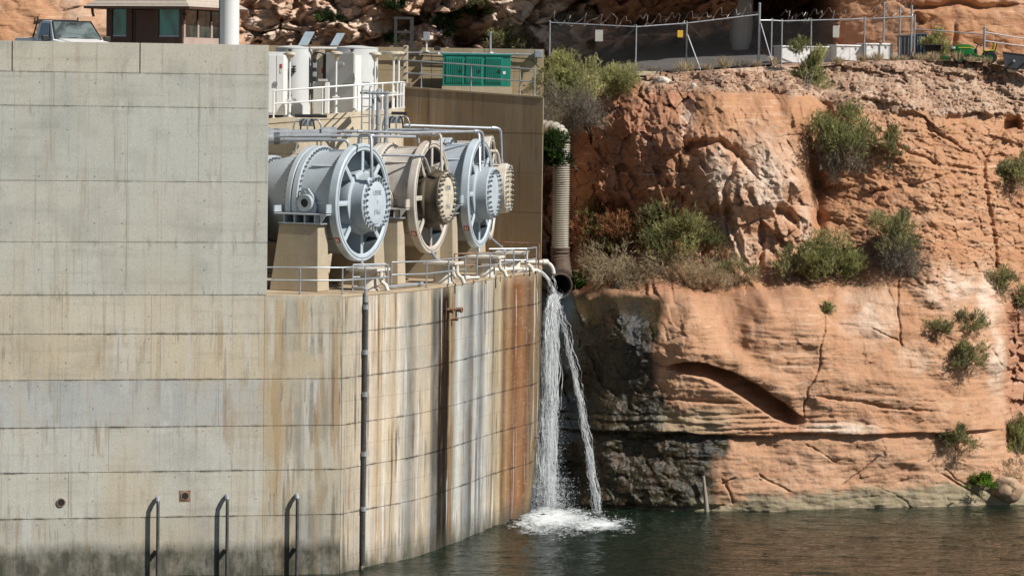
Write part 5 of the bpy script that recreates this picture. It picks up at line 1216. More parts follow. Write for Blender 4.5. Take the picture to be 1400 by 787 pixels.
def pickup():
    D = 112.6; hd = R(-62); loc = V(at(93, 45, D).x, D, 16.86)
    o = thing('pickup_truck', 'white pickup truck with black headache rack parked behind the wall', 'truck', loc)
    f = V(math.cos(hd), math.sin(hd), 0); l = V(-f.y, f.x, 0); B = loc
    def P(x, y, z): return B + f * x + l * y + V(0, 0, z)
    def ring(x, half, z0, z1, tw=1.0): return [P(x, -half, z0), P(x, half, z0), P(x, half * tw, z1), P(x, -half * tw, z1)]
    def loft(rings, name, mat, par=None, bevel=.05):
        m = MB(); vs = [p_ for r_ in rings for p_ in r_]; fs = [(3, 2, 1, 0)]; n = len(rings)
        for i in range(n - 1):
            for k in range(4): fs.append((i * 4 + k, i * 4 + (k + 1) % 4, i * 4 + 4 + (k + 1) % 4, i * 4 + 4 + k))
        fs.append(tuple((n - 1) * 4 + k for k in range(4))); m.add(vs, fs); return m.build(name, mat, par or o, True, bevel=bevel)
    w_ = M['white']
    loft([ring(-2.95, .93, .55, 1.26), ring(-1.0, .97, .5, 1.26), ring(-.94, .97, .5, 1.15), ring(.95, .97, .5, 1.16), ring(1.15, .96, .5, 1.15), ring(2.35, .92, .5, 1.04), ring(2.5, .88, .55, .92)], 'body', w_, bevel=.06)
    loft([ring(-.95, .90, 1.12, 1.74, .82), ring(-.55, .92, 1.12, 1.84, .80), ring(.30, .92, 1.12, 1.83, .80), ring(1.05, .93, 1.12, 1.17, .98)], 'cab', w_, bevel=.05)
    loft([ring(1.0, .80, 1.13, 1.21, .9), ring(2.3, .72, 1.03, 1.09, .9)], 'hood', w_, bevel=.04)
    # glass
    def pane(pts, name, par, mat=M['wind'], t=.02):
        n = (pts[1] - pts[0]).cross(pts[3] - pts[0]).normalized(); m = MB(); m.frustum([x - n * t for x in pts], [x + n * t for x in pts]); return m.build(name, mat, par, bevel=0)
    ws = pane([P(1.0, -.82, 1.20), P(1.0, .82, 1.20), P(.38, .67, 1.78), P(.38, -.67, 1.78)], 'windscreen', o)
    m = MB(); m.tube([P(1.03, -.86, 1.19), P(.36, -.70, 1.815), P(.36, .70, 1.815), P(1.03, .86, 1.19), P(1.03, -.86, 1.19)], .028, 6); m.build('seal', M['black'], ws, True)
    for y0 in (-.25, .35): m = MB(); m.tube([P(1.05, y0 - .3, 1.2), P(.98, y0 + .25, 1.26)], .012, 5); m.build('wiper', M['black'], ws)
    m = MB(); m.box(P(.48, .0, 1.72), .06, .22, .06, hd); m.build('rear_mirror', M['black'], ws)
    for s_ in (-1, 1):
        pane([P(-.5, s_ * .915, 1.2), P(.72, s_ * .925, 1.2), P(.25, s_ * .80, 1.72), P(-.45, s_ * .80, 1.74)], 'side_window', o, M['dkglass'])
        m = MB(); m.box(P(.82, s_ * 1.13, 1.20), .10, .26, .24, hd); mr2 = m.build('wing_mirror', M['black'], o, bevel=.04)
        m = MB(); m.cyl(P(.84, s_ * .9, 1.16), P(.84, s_ * 1.05, 1.18), .03, n=6); m.build('mirror_arm', M['black'], mr2)
        m = MB(); m.box(P(2.47, s_ * .68, .86), .10, .34, .18, hd); m.build('headlight', M['bright'], o, bevel=.03)
        for x in (-1.75, 1.65):
            c = P(x, s_ * .84, .36); m = MB(); m.lathe([(-.12, .2), (-.12, .33), (-.09, .36), (.09, .36), (.12, .33), (.12, .2)], c, l, 28); t = m.build('tyre', M['black'], o, True, sharp=30)
            m = MB(); m.cyl(c - l * .10, c + l * .10, .21, n=20); m.build('rim', gv, t)
    m = MB(); m.box(P(2.49, 0, .84), .08, .95, .2, hd); m.build('grille', M['black'], o, bevel=.02)
    m = MB(); m.box(P(2.56, 0, .60), .16, 1.8, .18, hd); m.build('bumper', gv, o, bevel=.03)
    m = MB()
    for s_ in (-1, 1): m.tube([P(-2.0, s_ * .9, 1.16), P(-1.15, s_ * .88, 1.24), P(-1.03, s_ * .74, 1.86), P(-1.03, s_ * .74, 1.99)], .028, 6)
    m.tube([P(-1.03, -.76, 1.86), P(-1.03, .76, 1.86)], .035, 6); m.tube([P(-1.03, -.8, 1.3), P(-1.03, .8, 1.3)], .03, 6)
    m.build('headache_rack', M['black'], o, True)
    for y_ in (-.4, .38): m = MB(); m.box(P(-.15, y_, 1.42), .16, .34, .5, hd); m.build('seat_back', M['black'], o, bevel=.06)
    return o
pickup()

# ------------------------------------------------------------------ fence at the top of the cliff
def gpt(u, D):
    x = at(u, 90, D).x; return V(x, D, gz(x, D))
def fence_post(par, b, h, r): 
    m = MB(); m.cyl(b - V(0, 0, .2), b + V(0, 0, h), r, n=10); m.lathe([(h, r * 1.15), (h + .04, r * 1.1), (h + .07, 0)], b, V(0, 0, 1), 10); return m.build('post', gv, par, True)
FP = [(751, 139.9, 30), (869, 139.5, 36), (938, 139.9, 31), (1037, 140.4, 19)]
FP2 = [(1037, 140.4, 27), (1054, 140.6, 27), (1068, 140.7, 28), (1108, 140.9, 27), (1181, 141.1, 25), (1249.5, 141.2, 22)]
fnc = thing('chain_link_fence', 'long chain link fence with coiled razor wire along the cliff top', 'fence', gpt(751, 139.9))
def bay(pa, pb, za, zb, par, step=.105, wr=.0022):
    d = V(pb.x - pa.x, pb.y - pa.y, 0); L = d.length; d.normalize(); m = MB()
    def zlo(s_): return pa.z + (pb.z - pa.z) * s_ / L + .04
    def zhi(s_): return za + (zb - za) * s_ / L
    H = max(za - pa.z, zb - pb.z)
    k = -int(H / step) - 1
    while k * step < L + H + step:
        for sg in (1, -1):
            s0 = k * step if sg > 0 else k * step + 0.0
            # line: s = s0 + sg*(z - z0)
            pts = []
            zl = pa.z; 
            a0 = s0 if sg > 0 else s0 + 0; b0_ = s0 + sg * H
            lo_, hi_ = max(0, min(a0, b0_)), min(L, max(a0, b0_))
            if hi_ - lo_ < .02: continue
            e = []
            for s_ in (lo_, hi_):
                z = pa.z + .04 + (s_ - a0) * sg + (pb.z - pa.z) * s_ / L
                e.append((s_, max(zlo(s_), min(zhi(s_), z))))
            A = V(pa.x, pa.y, 0) + d * e[0][0] + V(0, 0, e[0][1]); Bp = V(pa.x, pa.y, 0) + d * e[1][0] + V(0, 0, e[1][1])
            if (Bp - A).length > .03: m.cyl(A, Bp, wr, n=3, caps=False)
        k += 1
    o = m.build('wire_mesh', M['wire'], par); return o
M['wire'] = simple('fence_wire', (.30, .31, .31), (.22, .22, .22), 3, .5, .3)
def coil(pa, pb, r, turns, par):
    m = MB(); n = int(turns * 14); pts = []
    d = (pb - pa); s_ = V(-d.y, d.x, 0).normalized()
    rg = random.Random(int(turns * 7) + 3)
    for i in range(n + 1):
        t = i / n; a = 2 * math.pi * turns * t + 1.2 * math.sin(t * 31); rr = r * (1 + .35 * math.sin(t * 47 + 1))
        pts.append(pa.lerp(pb, t) + V(0, 0, r * .85 + rr * math.sin(a)) + s_ * (rr * math.cos(a)) + d.normalized() * (r * .5 * math.sin(a)))
    m.tube(pts, .0065, 4, False); return m.build('razor_wire', M['razor'], par)
M['razor'] = simple('razor_wire_steel', (.50, .49, .45), (.36, .35, .32), 4, .4, .3)
def run(fps, par, turns_pm=2.0, first=True, thick=()):
    tops = []
    for i, (u, D, vt) in enumerate(fps):
        b = gpt(u, D); zt = at(u, vt, D).z; tops.append((b, zt))
        if i or first: fence_post(par, b, zt - b.z + (.42 if i in thick else 0), .055 if i in thick else .034)
    for (a, za), (b, zb) in zip(tops[:-1], tops[1:]):
        m = MB(); A, Bp = V(a.x, a.y, za - .03), V(b.x, b.y, zb - .03); m.cyl(A, Bp, .028, n=8); m.build('top_rail', gv, par, True)
        bay(a, b, za - .03, zb - .03, par)
        L = (Bp - A).length
        if L > 1.0: coil(A, Bp, .24, max(2, round(L * turns_pm)), par)
run(FP, fnc, 1.5, True, (3,)); run(FP2, fnc, 1.5, False)
def brace(u0, v0, u1, D, par):
    a = at(u0, v0, D - .05); b = gpt(u1, D - .35); m = MB(); m.cyl(a, b, .026, n=8); m.build('brace', gv, par, True)
brace(940, 48, 958, 139.9, fnc); brace(1040, 32, 1057, 140.4, fnc)
for u, D, vt in ((1207, 142.5, 5), (1229, 142.3, 10), (1245, 141.6, 9)): b = gpt(u, D); fence_post(fnc, b, at(u, vt, D).z - b.z, .045)
A, Bp = gpt(1207, 142.5), gpt(1229, 142.3); bay(A, Bp, at(1207, 22, 142.5).z, at(1229, 22, 142.3).z, fnc)
coil(at(1205, 18, 142.4), at(1252, 17, 141.4), .3, 9, fnc)
for i, (u, v, w_, h_, D, mat, lab) in enumerate(((930, 46.5, 7.5, 9.5, 139.75, 'yellow', 'small yellow square sign on the chain link fence'), (819, 49, 10.5, 15.5, 139.6, 'sign', 'faded grey sign on the fence left of the yellow one'), (1143, 43.5, 8.5, 16, 140.9, 'sign', 'faded pale sign on the fence above the white chests'))):
    c = at(u, v, D - .06); o = thing('fence_sign', lab, 'sign', c)
    m = MB(); m.box(c, px(w_, D), .012, px(h_, D)); m.build('plate', M[mat], o, bevel=.004)
    for z in (-.36, .36): m = MB(); m.cyl(c + V(0, -.012, z * px(h_, D)), c + V(0, .05, z * px(h_, D)), .012, n=6); m.build('fixing_bolt', gv, o)
o = thing('cable_fence', 'low two rail fence behind the green mower at right', 'fence', gpt(1345, 140.6))
for u, D, vt in ((1345, 140.7, 38), (1462, 141.2, 40)): b = gpt(u, D); fence_post(o, b, at(u, vt, D).z - b.z, .05)
for (u0, v0, D0), (u1, v1, D1) in (((1251, 40, 141.2), (1344, 47, 140.7)), ((1346, 44, 140.7), (1462, 63, 141.2)), ((1346, 56, 140.7), (1462, 72, 141.2))):
    m = MB(); m.cyl(at(u0, v0, D0), at(u1, v1, D1), .026, n=8); m.build('rail', gv, o, True)

# ------------------------------------------------------------------ things behind and on the cliff top
for k, (u0, u1, vt, D, lab) in enumerate(((1069, 1141, 63, 141.8, 'long white storage chest behind the fence, leftmost of three'), (1143.5, 1181, 61.5, 142.0, 'white storage chest in the middle of three behind the fence'), (1184, 1222, 59.5, 142.1, 'white storage chest at right, nearest the dark bins'))):
    a, b = at(u0, 80, D), at(u1, 80, D); g0 = gz((a.x + b.x) / 2, D) - .02; zt = at((u0 + u1) / 2, vt, D).z; W = b.x - a.x
    o = thing('storage_chest', lab, 'chest', V((a.x + b.x) / 2, D, g0), 'white chests behind the fence')
    m = MB(); m.obox(V(a.x, D, g0), V(W, W * .34, 0), V(-.3, .85, 0), V(0, 0, zt - g0 - .07)); m.build('body', M['white'], o, bevel=.02)
    m = MB(); m.obox(V(a.x - .03, D - .06, zt - .068), V(W + .06, W * .34 + .02, 0), V(-.31, .95, 0), V(0, 0, .07)); m.build('lid', M['white'], o, bevel=.025)
    n = 2 if k else 3
    for i in range(1, n): m = MB(); x = a.x + W * i / n; m.obox(V(x - .01, D - .012 + W * .34 * i / n, g0 + .02), V(.02, .007, 0), V(0, .02, 0), V(0, 0, zt - g0 - .12)); m.build('seam', M['greyc'], o)
    for i in range(n): m = MB(); x = a.x + W * (i + .5) / n; m.box(V(x, D - .03 + W * .34 * (i + .5) / n, zt - .12), .10, .04, .08); m.build('latch', M['greyc'], o)
def ribbed_bin(u0, u1, vt, D, mat, lab, nrib):
    a, b = at(u0, 70, D), at(u1, 70, D); g0 = gz((a.x + b.x) / 2, D) - .02; zt = at(u0, vt, D).z; W = b.x - a.x
    o = thing('ribbed_bin', lab, 'bin', V((a.x + b.x) / 2, D, g0), 'ribbed bins by the fence corner')
    m = MB(); m.frustum([V(a.x + .04, D + .05, g0 + .1), V(b.x - .04, D + .05, g0 + .1), V(b.x - .04, D + .75, g0 + .1), V(a.x + .04, D + .75, g0 + .1)], [V(a.x, D, zt), V(b.x, D, zt), V(b.x, D + .8, zt), V(a.x, D + .8, zt)]); m.build('body', mat, o, bevel=.02)
    for i in range(nrib): m = MB(); x = a.x + W * (i + .5) / nrib; m.obox(V(x - .03, D - .045, g0 + .12), V(.06, 0, 0), V(0, .07, 0), V(0, 0, zt - g0 - .16)); m.build('rib', mat, o, bevel=.01)
    m = MB(); m.tube([V(a.x, D - .04, zt), V(b.x - .1, D - .04, zt + .02), V(b.x + .02, D + .02, zt - .05), V(b.x, D + .7, zt)], .035, 6); m.build('top_rail', mat, o, True)
    for x in (a.x + .12, b.x - .12): m = MB(); m.cyl(V(x - .03, D + .2, g0 + .07), V(x + .03, D + .2, g0 + .07), .07, n=12); m.build('wheel', M['black'], o)
ribbed_bin(1229, 1249, 49, 142.3, M['bingrey'], 'dark grey ribbed bin just left of the fence corner post', 4)
ribbed_bin(1251.5, 1270, 47, 142.5, M['binblue'], 'blue grey ribbed bin just right of the fence corner post', 4)
D = 140.9; a, b = at(1263, 70, D), at(1287, 70, D); g0 = gz(a.x, D); zt = at(1275, 61.5, D).z
o = thing('spreader_cart', 'black open cart on thin legs between bins and mower', 'cart', V((a.x + b.x) / 2, D, g0))
m = MB(); m.frustum([V(a.x + .1, D + .1, zt - .28), V(b.x - .05, D + .1, zt - .28), V(b.x - .05, D + .5, zt - .28), V(a.x + .1, D + .5, zt - .28)], [V(a.x, D, zt), V(b.x, D, zt), V(b.x, D + .6, zt), V(a.x, D + .6, zt)]); m.build('hopper', M['black'], o, bevel=.015)
m = MB(); m.tube([V(a.x - .02, D - .02, zt), V(b.x + .02, D - .02, zt), V(b.x + .02, D + .62, zt), V(a.x - .02, D + .62, zt), V(a.x - .02, D - .02, zt)], .025, 6); m.build('rim', M['black'], o, True)
for x in (a.x + .03, b.x - .03): m = MB(); m.cyl(V(x, D, g0 - .05), V(x, D, zt), .022, n=6); m.build('leg', M['black'], o, True)
D = 139.6; a = at(1372, 80, D); g0 = at(1372, 93, D).z
o = thing('steel_trough', 'dark grey rusty steel trough at the right end of the cliff top', 'trough', V(a.x, D, g0))
dx = V(1.0, -.25, -.12).normalized(); dy = V(.25, 1.0, 0).normalized(); L = 1.5
m = MB(); base = [a + dx * .05 - V(0, 0, .1), a + dx * (L) - V(0, 0, .1), a + dx * L + dy * .8 - V(0, 0, .1), a + dx * .05 + dy * .8 - V(0, 0, .1)]
base = [V(x.x, x.y, x.z - .28) for x in base]; top = [a - dx * .05, a + dx * (L + .1), a + dx * (L + .1) + dy * .95, a - dx * .05 + dy * .95]; top = [x + V(0, 0, .28) for x in top]
m.frustum(base, top); m.build('body', M['bingrey'], o, bevel=.015)
m = MB(); m.tube(top + [top[0]], .025, 6); m.build('rim', M['rust'], o, True)
for f in (.3, .62): m = MB(); c = a + dx * L * f - V(0, .03, .05); m.lathe([(0, .06), (.03, .055), (.03, 0)], c, V(.2, -1, 0), 10); m.build('boss', gv, o)

def mower():
    D = 140.2; x0 = at(1302, 70, D).x; g0 = gz(x0, D) - .12; sx = 1.0
    o = thing('riding_mower', 'green riding mower with yellow seat parked at the cliff top', 'mower', V(x0 + .9, D, g0)); g_ = M['mgreen']
    def P(x, y, z): return V(x0 + x, D + y, g0 + z)
    def hoodring(x, w_, z0, z1): 
        r = []
        for k in range(9): 
            t = math.pi * k / 8; r.append(P(x, -math.cos(t) * w_, z0 + (z1 - z0) * (math.sin(t) ** .6)))
        return r
    m = MB(); rings = [hoodring(-.02, .20, .36, .66), hoodring(.06, .27, .34, .78), hoodring(.35, .30, .34, .83), hoodring(.70, .30, .38, .83), hoodring(.92, .26, .45, .74)]
    vs = [p for r_ in rings for p in r_]; fs = [tuple(range(9)), tuple(range(36, 45))[::-1]]
    for i in range(4):
        for k in range(8): fs.append((i * 9 + k, i * 9 + 9 + k, i * 9 + 10 + k, i * 9 + k + 1))
        fs.append((i * 9 + 8, i * 9 + 17, i * 9 + 9, i * 9))
    m.add(vs, fs); h = m.build('hood', g_, o, True, sharp=50)
    m = MB(); m.box(P(0.0, 0, .46), .10, .40, .24); m.build('grille', M['black'], h, bevel=.03)
    for y in (-.17, .17): m = MB(); m.box(P(.03, y, .66), .14, .14, .10); m.build('headlight', M['bright'], h, bevel=.02)
    m = MB(); m.obox(P(.22, -.305, .655), V(.62, 0, .01), V(0, .01, 0), V(0, 0, .035)); m.build('side_stripe', M['seat'], h)
    m = MB(); m.box(P(.55, 0, .30), 1.0, .46, .16); m.box(P(1.2, 0, .30), .9, .56, .08); m.build('chassis', g_, o, bevel=.03)
    m = MB(); m.box(P(1.0, -.02, .45), .14, .40, .40); m.build('dash', M['black'], o, bevel=.05)
    m = MB(); m.cyl(P(1.0, 0, .60), P(1.10, 0, .80), .022, n=8); st = m.build('steering_column', M['black'], o, True)
    m = MB(); d = V(.45, 0, .9).normalized(); e = V(0, 1, 0); f = d.cross(e); c = P(1.12, 0, .83); m.tube([c + e * (.18 * math.cos(t)) + f * (.18 * math.sin(t)) for t in [2 * math.pi * k / 20 for k in range(21)]], .018, 6, False)
    m.tube([c - e * .17, c, c + e * .17], .014, 5); m.build('steering_wheel', M['black'], st, True)
    for y in (-.34, .34):
        m = MB(); pts = [P(1.32, y, .34), P(1.42, y, .50), P(1.62, y, .54), P(1.86, y, .50), P(1.95, y, .36)]
        for a, b in zip(pts[:-1], pts[1:]): m.obox(a - V(0, .14, 0), b - a, V(0, .28, 0), V(0, 0, .035))
        m.build('fender', g_, o, bevel=.01)
        for x, r, wd_ in ((.28, .19, .09), (1.62, .27, .12)):
            c = P(x, y * 1.05, r); m = MB(); m.lathe([(-wd_, r * .55), (-wd_, r * .92), (-wd_ * .7, r), (wd_ * .7, r), (wd_, r * .92), (wd_, r * .55)], c, V(0, 1, 0), 24); t = m.build('tyre', M['black'], o, True, sharp=30)
            m = MB(); m.cyl(c - V(0, wd_ * .8, 0), c + V(0, wd_ * .8, 0), r * .56, n=18); m.build('rim', M['mgreen'], t)
    m = MB(); m.box(P(1.55, 0, .56), .42, .44, .09); m.build('seat', M['seat'], o, bevel=.04)
    m = MB(); m.obox(P(1.70, -.22, .52), V(.10, 0, 0), V(0, .44, 0), V(.08, 0, .36)); bk_ = m.build('backrest', M['seat'], o, bevel=.05)
    m = MB(); m.obox(P(1.81, -.23, .52), V(.03, 0, 0), V(0, .46, 0), V(.08, 0, .37)); m.build('back_shell', M['black'], bk_, bevel=.02)
    m = MB(); m.box(P(.85, 0, .17), .72, 1.0, .13); m.build('cutting_deck', g_, o, bevel=.05)
    m = MB(); m.tube([P(.82, -.3, .42), P(1.12, -.42, .30), P(1.35, -.42, .30)], .05, 8); m.build('footrest', M['mgreen'], o, True)
    m = MB(); m.box(P(-.28, -.05, .22), .34, .5, .18); m.cyl(P(-.1, 0, .26), P(.1, 0, .28), .05, n=8); m.build('front_attachment', g_, o, bevel=.04)
mower()
c = gpt(1012, 152.0); o = thing('concrete_pillar', 'thick round pale pillar standing in the dark rock alcove', 'pillar', c)
m = MB(); m.lathe([(-.2, .30), (.05, .40), (.5, .52), (1.1, .56), (7.5, .56)], c, V(0, 0, 1), 28); m.build('shaft', M['offw'], o, True); 
m = MB(); m.lathe([(3.0, .57), (3.0, .60), (3.15, .60), (3.15, .57)], c, V(0, 0, 1), 28); m.build('band', M['galv'], o, True)
# kerb at the road's left edge
a, b = at(868, 100, 138.6), at(902, 97, 139.0); o = thing('concrete_kerb', 'short pale concrete kerb block at the left end of the rubble bank', 'kerb', a)
m = MB(); m.obox(V(a.x, 138.4, at(870, 117, 138.6).z), V(px(16, 138), 0, 0), V(0, .8, 0), V(0, 0, px(11, 138))); m.build('block', M['cream'], o, bevel=.03)
m = MB(); m.obox(V(a.x - .02, 138.35, at(870, 104, 138.6).z), V(px(34, 138), .1, .02), V(0, .9, 0), V(0, 0, px(6, 138))); m.build('coping', M['cream'], o, bevel=.03)
a, b = at(735, 112, 139.2), at(868, 99, 138.8); o = thing('road_edge_wall', 'low concrete edge wall of the road behind two large bushes', 'wall', V(a.x, 139.2, 15.5))
m = MB(); zb_ = float(ztop(np.array([a.x]))[0])
m.frustum([V(a.x - 1, 139.9, 14), V(b.x, 138.75, 15.5), V(b.x, 139.2, 15.5), V(a.x - 1, 141.6, 14)], [V(a.x - 1, 139.9, at(735, 100, 139.9).z), V(b.x, 138.75, b.z), V(b.x, 139.2, b.z), V(a.x - 1, 141.6, at(735, 100, 139.9).z)]); m.build('block', M['tan'], o, bevel=.02)

M['shaderust'] = simple('shaded_rusty_pipe', (.085, .055, .038), (.14, .10, .07), 5, .8, 0, .3)  # rust brown, with the shadow over the lower bend darkened in
# ------------------------------------------------------------------ corrugated pipe and culvert in the gap
D = 131.4; xc = at(767, 260, D).x; r = px(11.2, D); zt, zb_ = at(767, 196, D).z, at(767, 338, D).z
o = thing('corrugated_pipe', 'upright pale corrugated pipe between the brown wall and the cliff', 'pipe', V(xc, D, zb_))
prof = []; nrg = 46
for i in range(nrg * 4 + 1):
    prof.append((i * (zt - zb_) / (nrg * 4), r + .03 * math.sin(i * math.pi / 2)))
m = MB(); m.lathe(prof, V(xc, D, zb_), V(0, 0, 1), 32); m.build('shaft', M['corr'], o, True, sharp=80)
pts = catmull([V(xc, D, zt), V(xc - .03, D + .05, zt + .25), V(xc - .25, D + .3, zt + .5), V(xc - .9, D + .9, zt + .6)], 12); m = MB(); m.tube(pts, [r + .03 * math.sin(i * math.pi / 2) for i in range(len(pts))], 28); m.build('top_bend', M['corr'], o, True, sharp=80)
pts = catmull([V(xc, D, zb_ + .02), V(xc, D, zb_ - .35), V(xc + .05, D - .25, zb_ - .8), V(xc + .10, D - .7, zb_ - 1.15)], 10); m = MB(); m.tube(pts, [r + .05 + .022 * math.sin(i * math.pi / 2) for i in range(len(pts))], 28); m.build('lower_bend', M['shaderust'], o, True, sharp=80)
c = at(765, 391, 129.0); ax = V(.28, -.94, -.18).normalized()
o = thing('culvert_pipe', 'wide black culvert mouth pouring water beside the platform end', 'pipe', c)
m = MB(); m.lathe([(-2.4, .50), (-.02, .50), (0, .53), (.02, .50), (-.02, .44), (-1.6, .42), (-1.6, 0)], c, ax, 32); m.build('barrel', M['black'], o, True, sharp=40)
m = MB(); m.lathe([(-.10, .515), (.0, .545), (.035, .52), (.03, .485)], c, ax, 32); m.build('lip', M['shaderust'], o, True)

# ------------------------------------------------------------------ falling water
def strands(path, n, w0, w1, depth, seed, r0=.012, r1=.03, drop=0):
    rg = random.Random(seed); m = MB(); P = catmull(path, 10); N = len(P)
    for k in range(n):
        a = rg.random() ** .75 * .92; b = min(1.0, a + rg.uniform(.08, .45)); ox, oy = rg.gauss(0, .42), rg.gauss(0, .5)
        i0, i1 = int(a * (N - 1)), max(int(b * (N - 1)), int(a * (N - 1)) + 2); i1 = min(i1, N - 1)
        if i1 - i0 < 2: continue
        pts = []; ph = rg.uniform(0, 6)
        for i in range(i0, i1 + 1):
            t = i / (N - 1); w_ = w0 + (w1 - w0) * t
            pts.append(P[i] + V(ox * w_ + .05 * math.sin(i * .5 + ph) + .02 * math.sin(i * 1.3 + 2 * ph) + rg.gauss(0, .012), oy * depth + rg.gauss(0, .01), 0))
        rr = rg.uniform(r0, r1); rs = [max(.003, rr * math.sin(math.pi * (j + .35) / (len(pts) + .2)) * rg.uniform(.6, 1.3)) for j in range(len(pts))]
        m.tube(pts, rs, 5, False)
    return m, P
def drops(m, P, n, w0, w1, depth, seed, r0=.008, r1=.028):
    rg = random.Random(seed); N = len(P)
    for k in range(n):
        t = rg.random(); i = int(t * (N - 1)); w_ = w0 + (w1 - w0) * t; c = P[i] + V(rg.gauss(0, .55) * w_, rg.gauss(0, .6) * depth, rg.gauss(0, .06)); r = rg.uniform(r0, r1)
        m.add([c + V(r, 0, 0), c - V(r, 0, 0), c + V(0, r, 0), c - V(0, r, 0), c + V(0, 0, r * 1.8), c - V(0, 0, r * 1.8)], [(0, 2, 4), (2, 1, 4), (1, 3, 4), (3, 0, 4), (2, 0, 5), (1, 2, 5), (3, 1, 5), (0, 3, 5)])
wfp = [at(761, 399, 128.8), at(754, 414, 128.2), at(750, 460, 127.8), at(748, 540, 127.5), at(746, 620, 127.4), at(745, 706, 127.2)]
o = thing('waterfall', 'broad white waterfall dropping from the culvert into the river', 'waterfall', onz(746, 708, 0))
m, P = strands(wfp, 700, .22, .44, .38, 5, .005, .017); m.build('water_strands', M['foam'], o, True)
m, P2 = strands([p + V(.06, .35, 0) for p in wfp], 240, .20, .42, .25, 8, .04, .10); m.build('water_veil', M['sheet'], o, True)
m = MB(); drops(m, P, 900, .28, .6, .5, 6, .004, .009); drops(m, [q + V(-.03 * k / 20, 0, 0) for k, q in enumerate(P[-20:])], 9000, .40, .80, .8, 7, .004, .013); drops(m, P[-7:], 9000, .8, 1.05, 1.0, 9, .004, .013); m.build('spray', M['foam'], o)
jp = [at(735.5, 370.5, 125.2), at(742, 373.5, 125.3), at(752, 386, 125.5), at(762, 412, 125.6), at(771, 445, 125.7), at(780, 487, 125.8), at(789, 530, 125.8), at(798, 573, 125.8), at(806, 620, 125.8), at(813, 668, 125.8), at(819, 714, 125.8)]
o = thing('water_jet', 'thin arc of water falling from the white deck pipe', 'water jet', onz(819, 716, 0))
m = MB(); P = catmull(jp, 14); rg = random.Random(3); kk = int(len(P) * .26)
m.tube(P[:kk], [.065 + rg.uniform(-.012, .012) for _ in P[:kk]], 9); m.build('jet_core', M['foam'], o, True)
m, P = strands(jp[2:], 85, .08, .19, .10, 11, .006, .018); m.build('water_strands', M['foam'], o, True)
m = MB(); drops(m, P, 1300, .10, .24, .16, 12, .005, .013); m.build('spray', M['foam'], o)
jp2 = [at(757, 374, 126.6), at(758, 392, 126.7), at(759, 420, 126.8), at(760, 480, 126.9), at(760, 560, 127)]
o = thing('water_jet', 'thin trickle from the short bent pipe in front of the culvert', 'water jet', jp2[-1])
m, P = strands(jp2, 45, .06, .22, .1, 21, .008, .02); m.build('water_strands', M['foam'], o, True)
def foam_patch(u, v, rx, ry, n, seed, label):
    rg = random.Random(seed); c = onz(u, v, 0.02); m = MB()
    for k in range(n):
        a = rg.uniform(0, 2 * math.pi); q = abs(rg.gauss(0, .5)); p = c + V(math.cos(a) * rx * q, math.sin(a) * ry * q, 0); r = rg.uniform(.012, .055) * (1.15 - min(1, q)); h = r * rg.uniform(.1, .5)
        vs = [p + V(math.cos(t) * r * rg.uniform(.7, 1.3) * 1.4, math.sin(t) * r, .0) for t in [k2 * math.pi / 3 for k2 in range(6)]] + [p + V(0, 0, h + .03)]
        m.add(vs, [(i, (i + 1) % 6, 6) for i in range(6)])
    o = m.build('foam', M['foam'], None, True); o['kind'] = 'stuff'; return o
def foam_sheet(u, v, rx, ry, seed):
    c = onz(u, v, 0); n = 60; A, B = np.meshgrid(np.linspace(-1, 1, n), np.linspace(-1, 1, n)); X = c.x + A * rx; Y = c.y + B * ry
    q = np.hypot(A, B); fade = np.clip(1 - q + .5 * fbm(A * 3, B * 3, seed, 4), 0, 1)
    o = grid_mesh('foam_film', X, Y, .085 + .04 * fbm(X * 2, Y * 2, seed, 3), M['film'], dict(fade=fade)); o['kind'] = 'stuff'
def filmmat():
    g = G('foam_film'); p = g.pos(); nz = g.noise(g.map(p, (1.6, .7, 1)), 3.5, 6, .75, .8); f = g.attr('fade')
    return g.out(col=(.78, .82, .82), ro=.5, al=g.mr(g.math('ADD', nz, g.math('MULTIPLY', f, .55)), .66, 1.05))
M['film'] = filmmat()
foam_sheet(754, 710, 2.4, 6.5, 61); foam_sheet(818, 719, 1.6, 3.6, 62)
foam_patch(747, 707, .95, 2.6, 3000, 31, ''); foam_patch(818, 717, .75, 1.4, 700, 32, ''); foam_patch(785, 711, 2.4, 4.2, 900, 33, '')
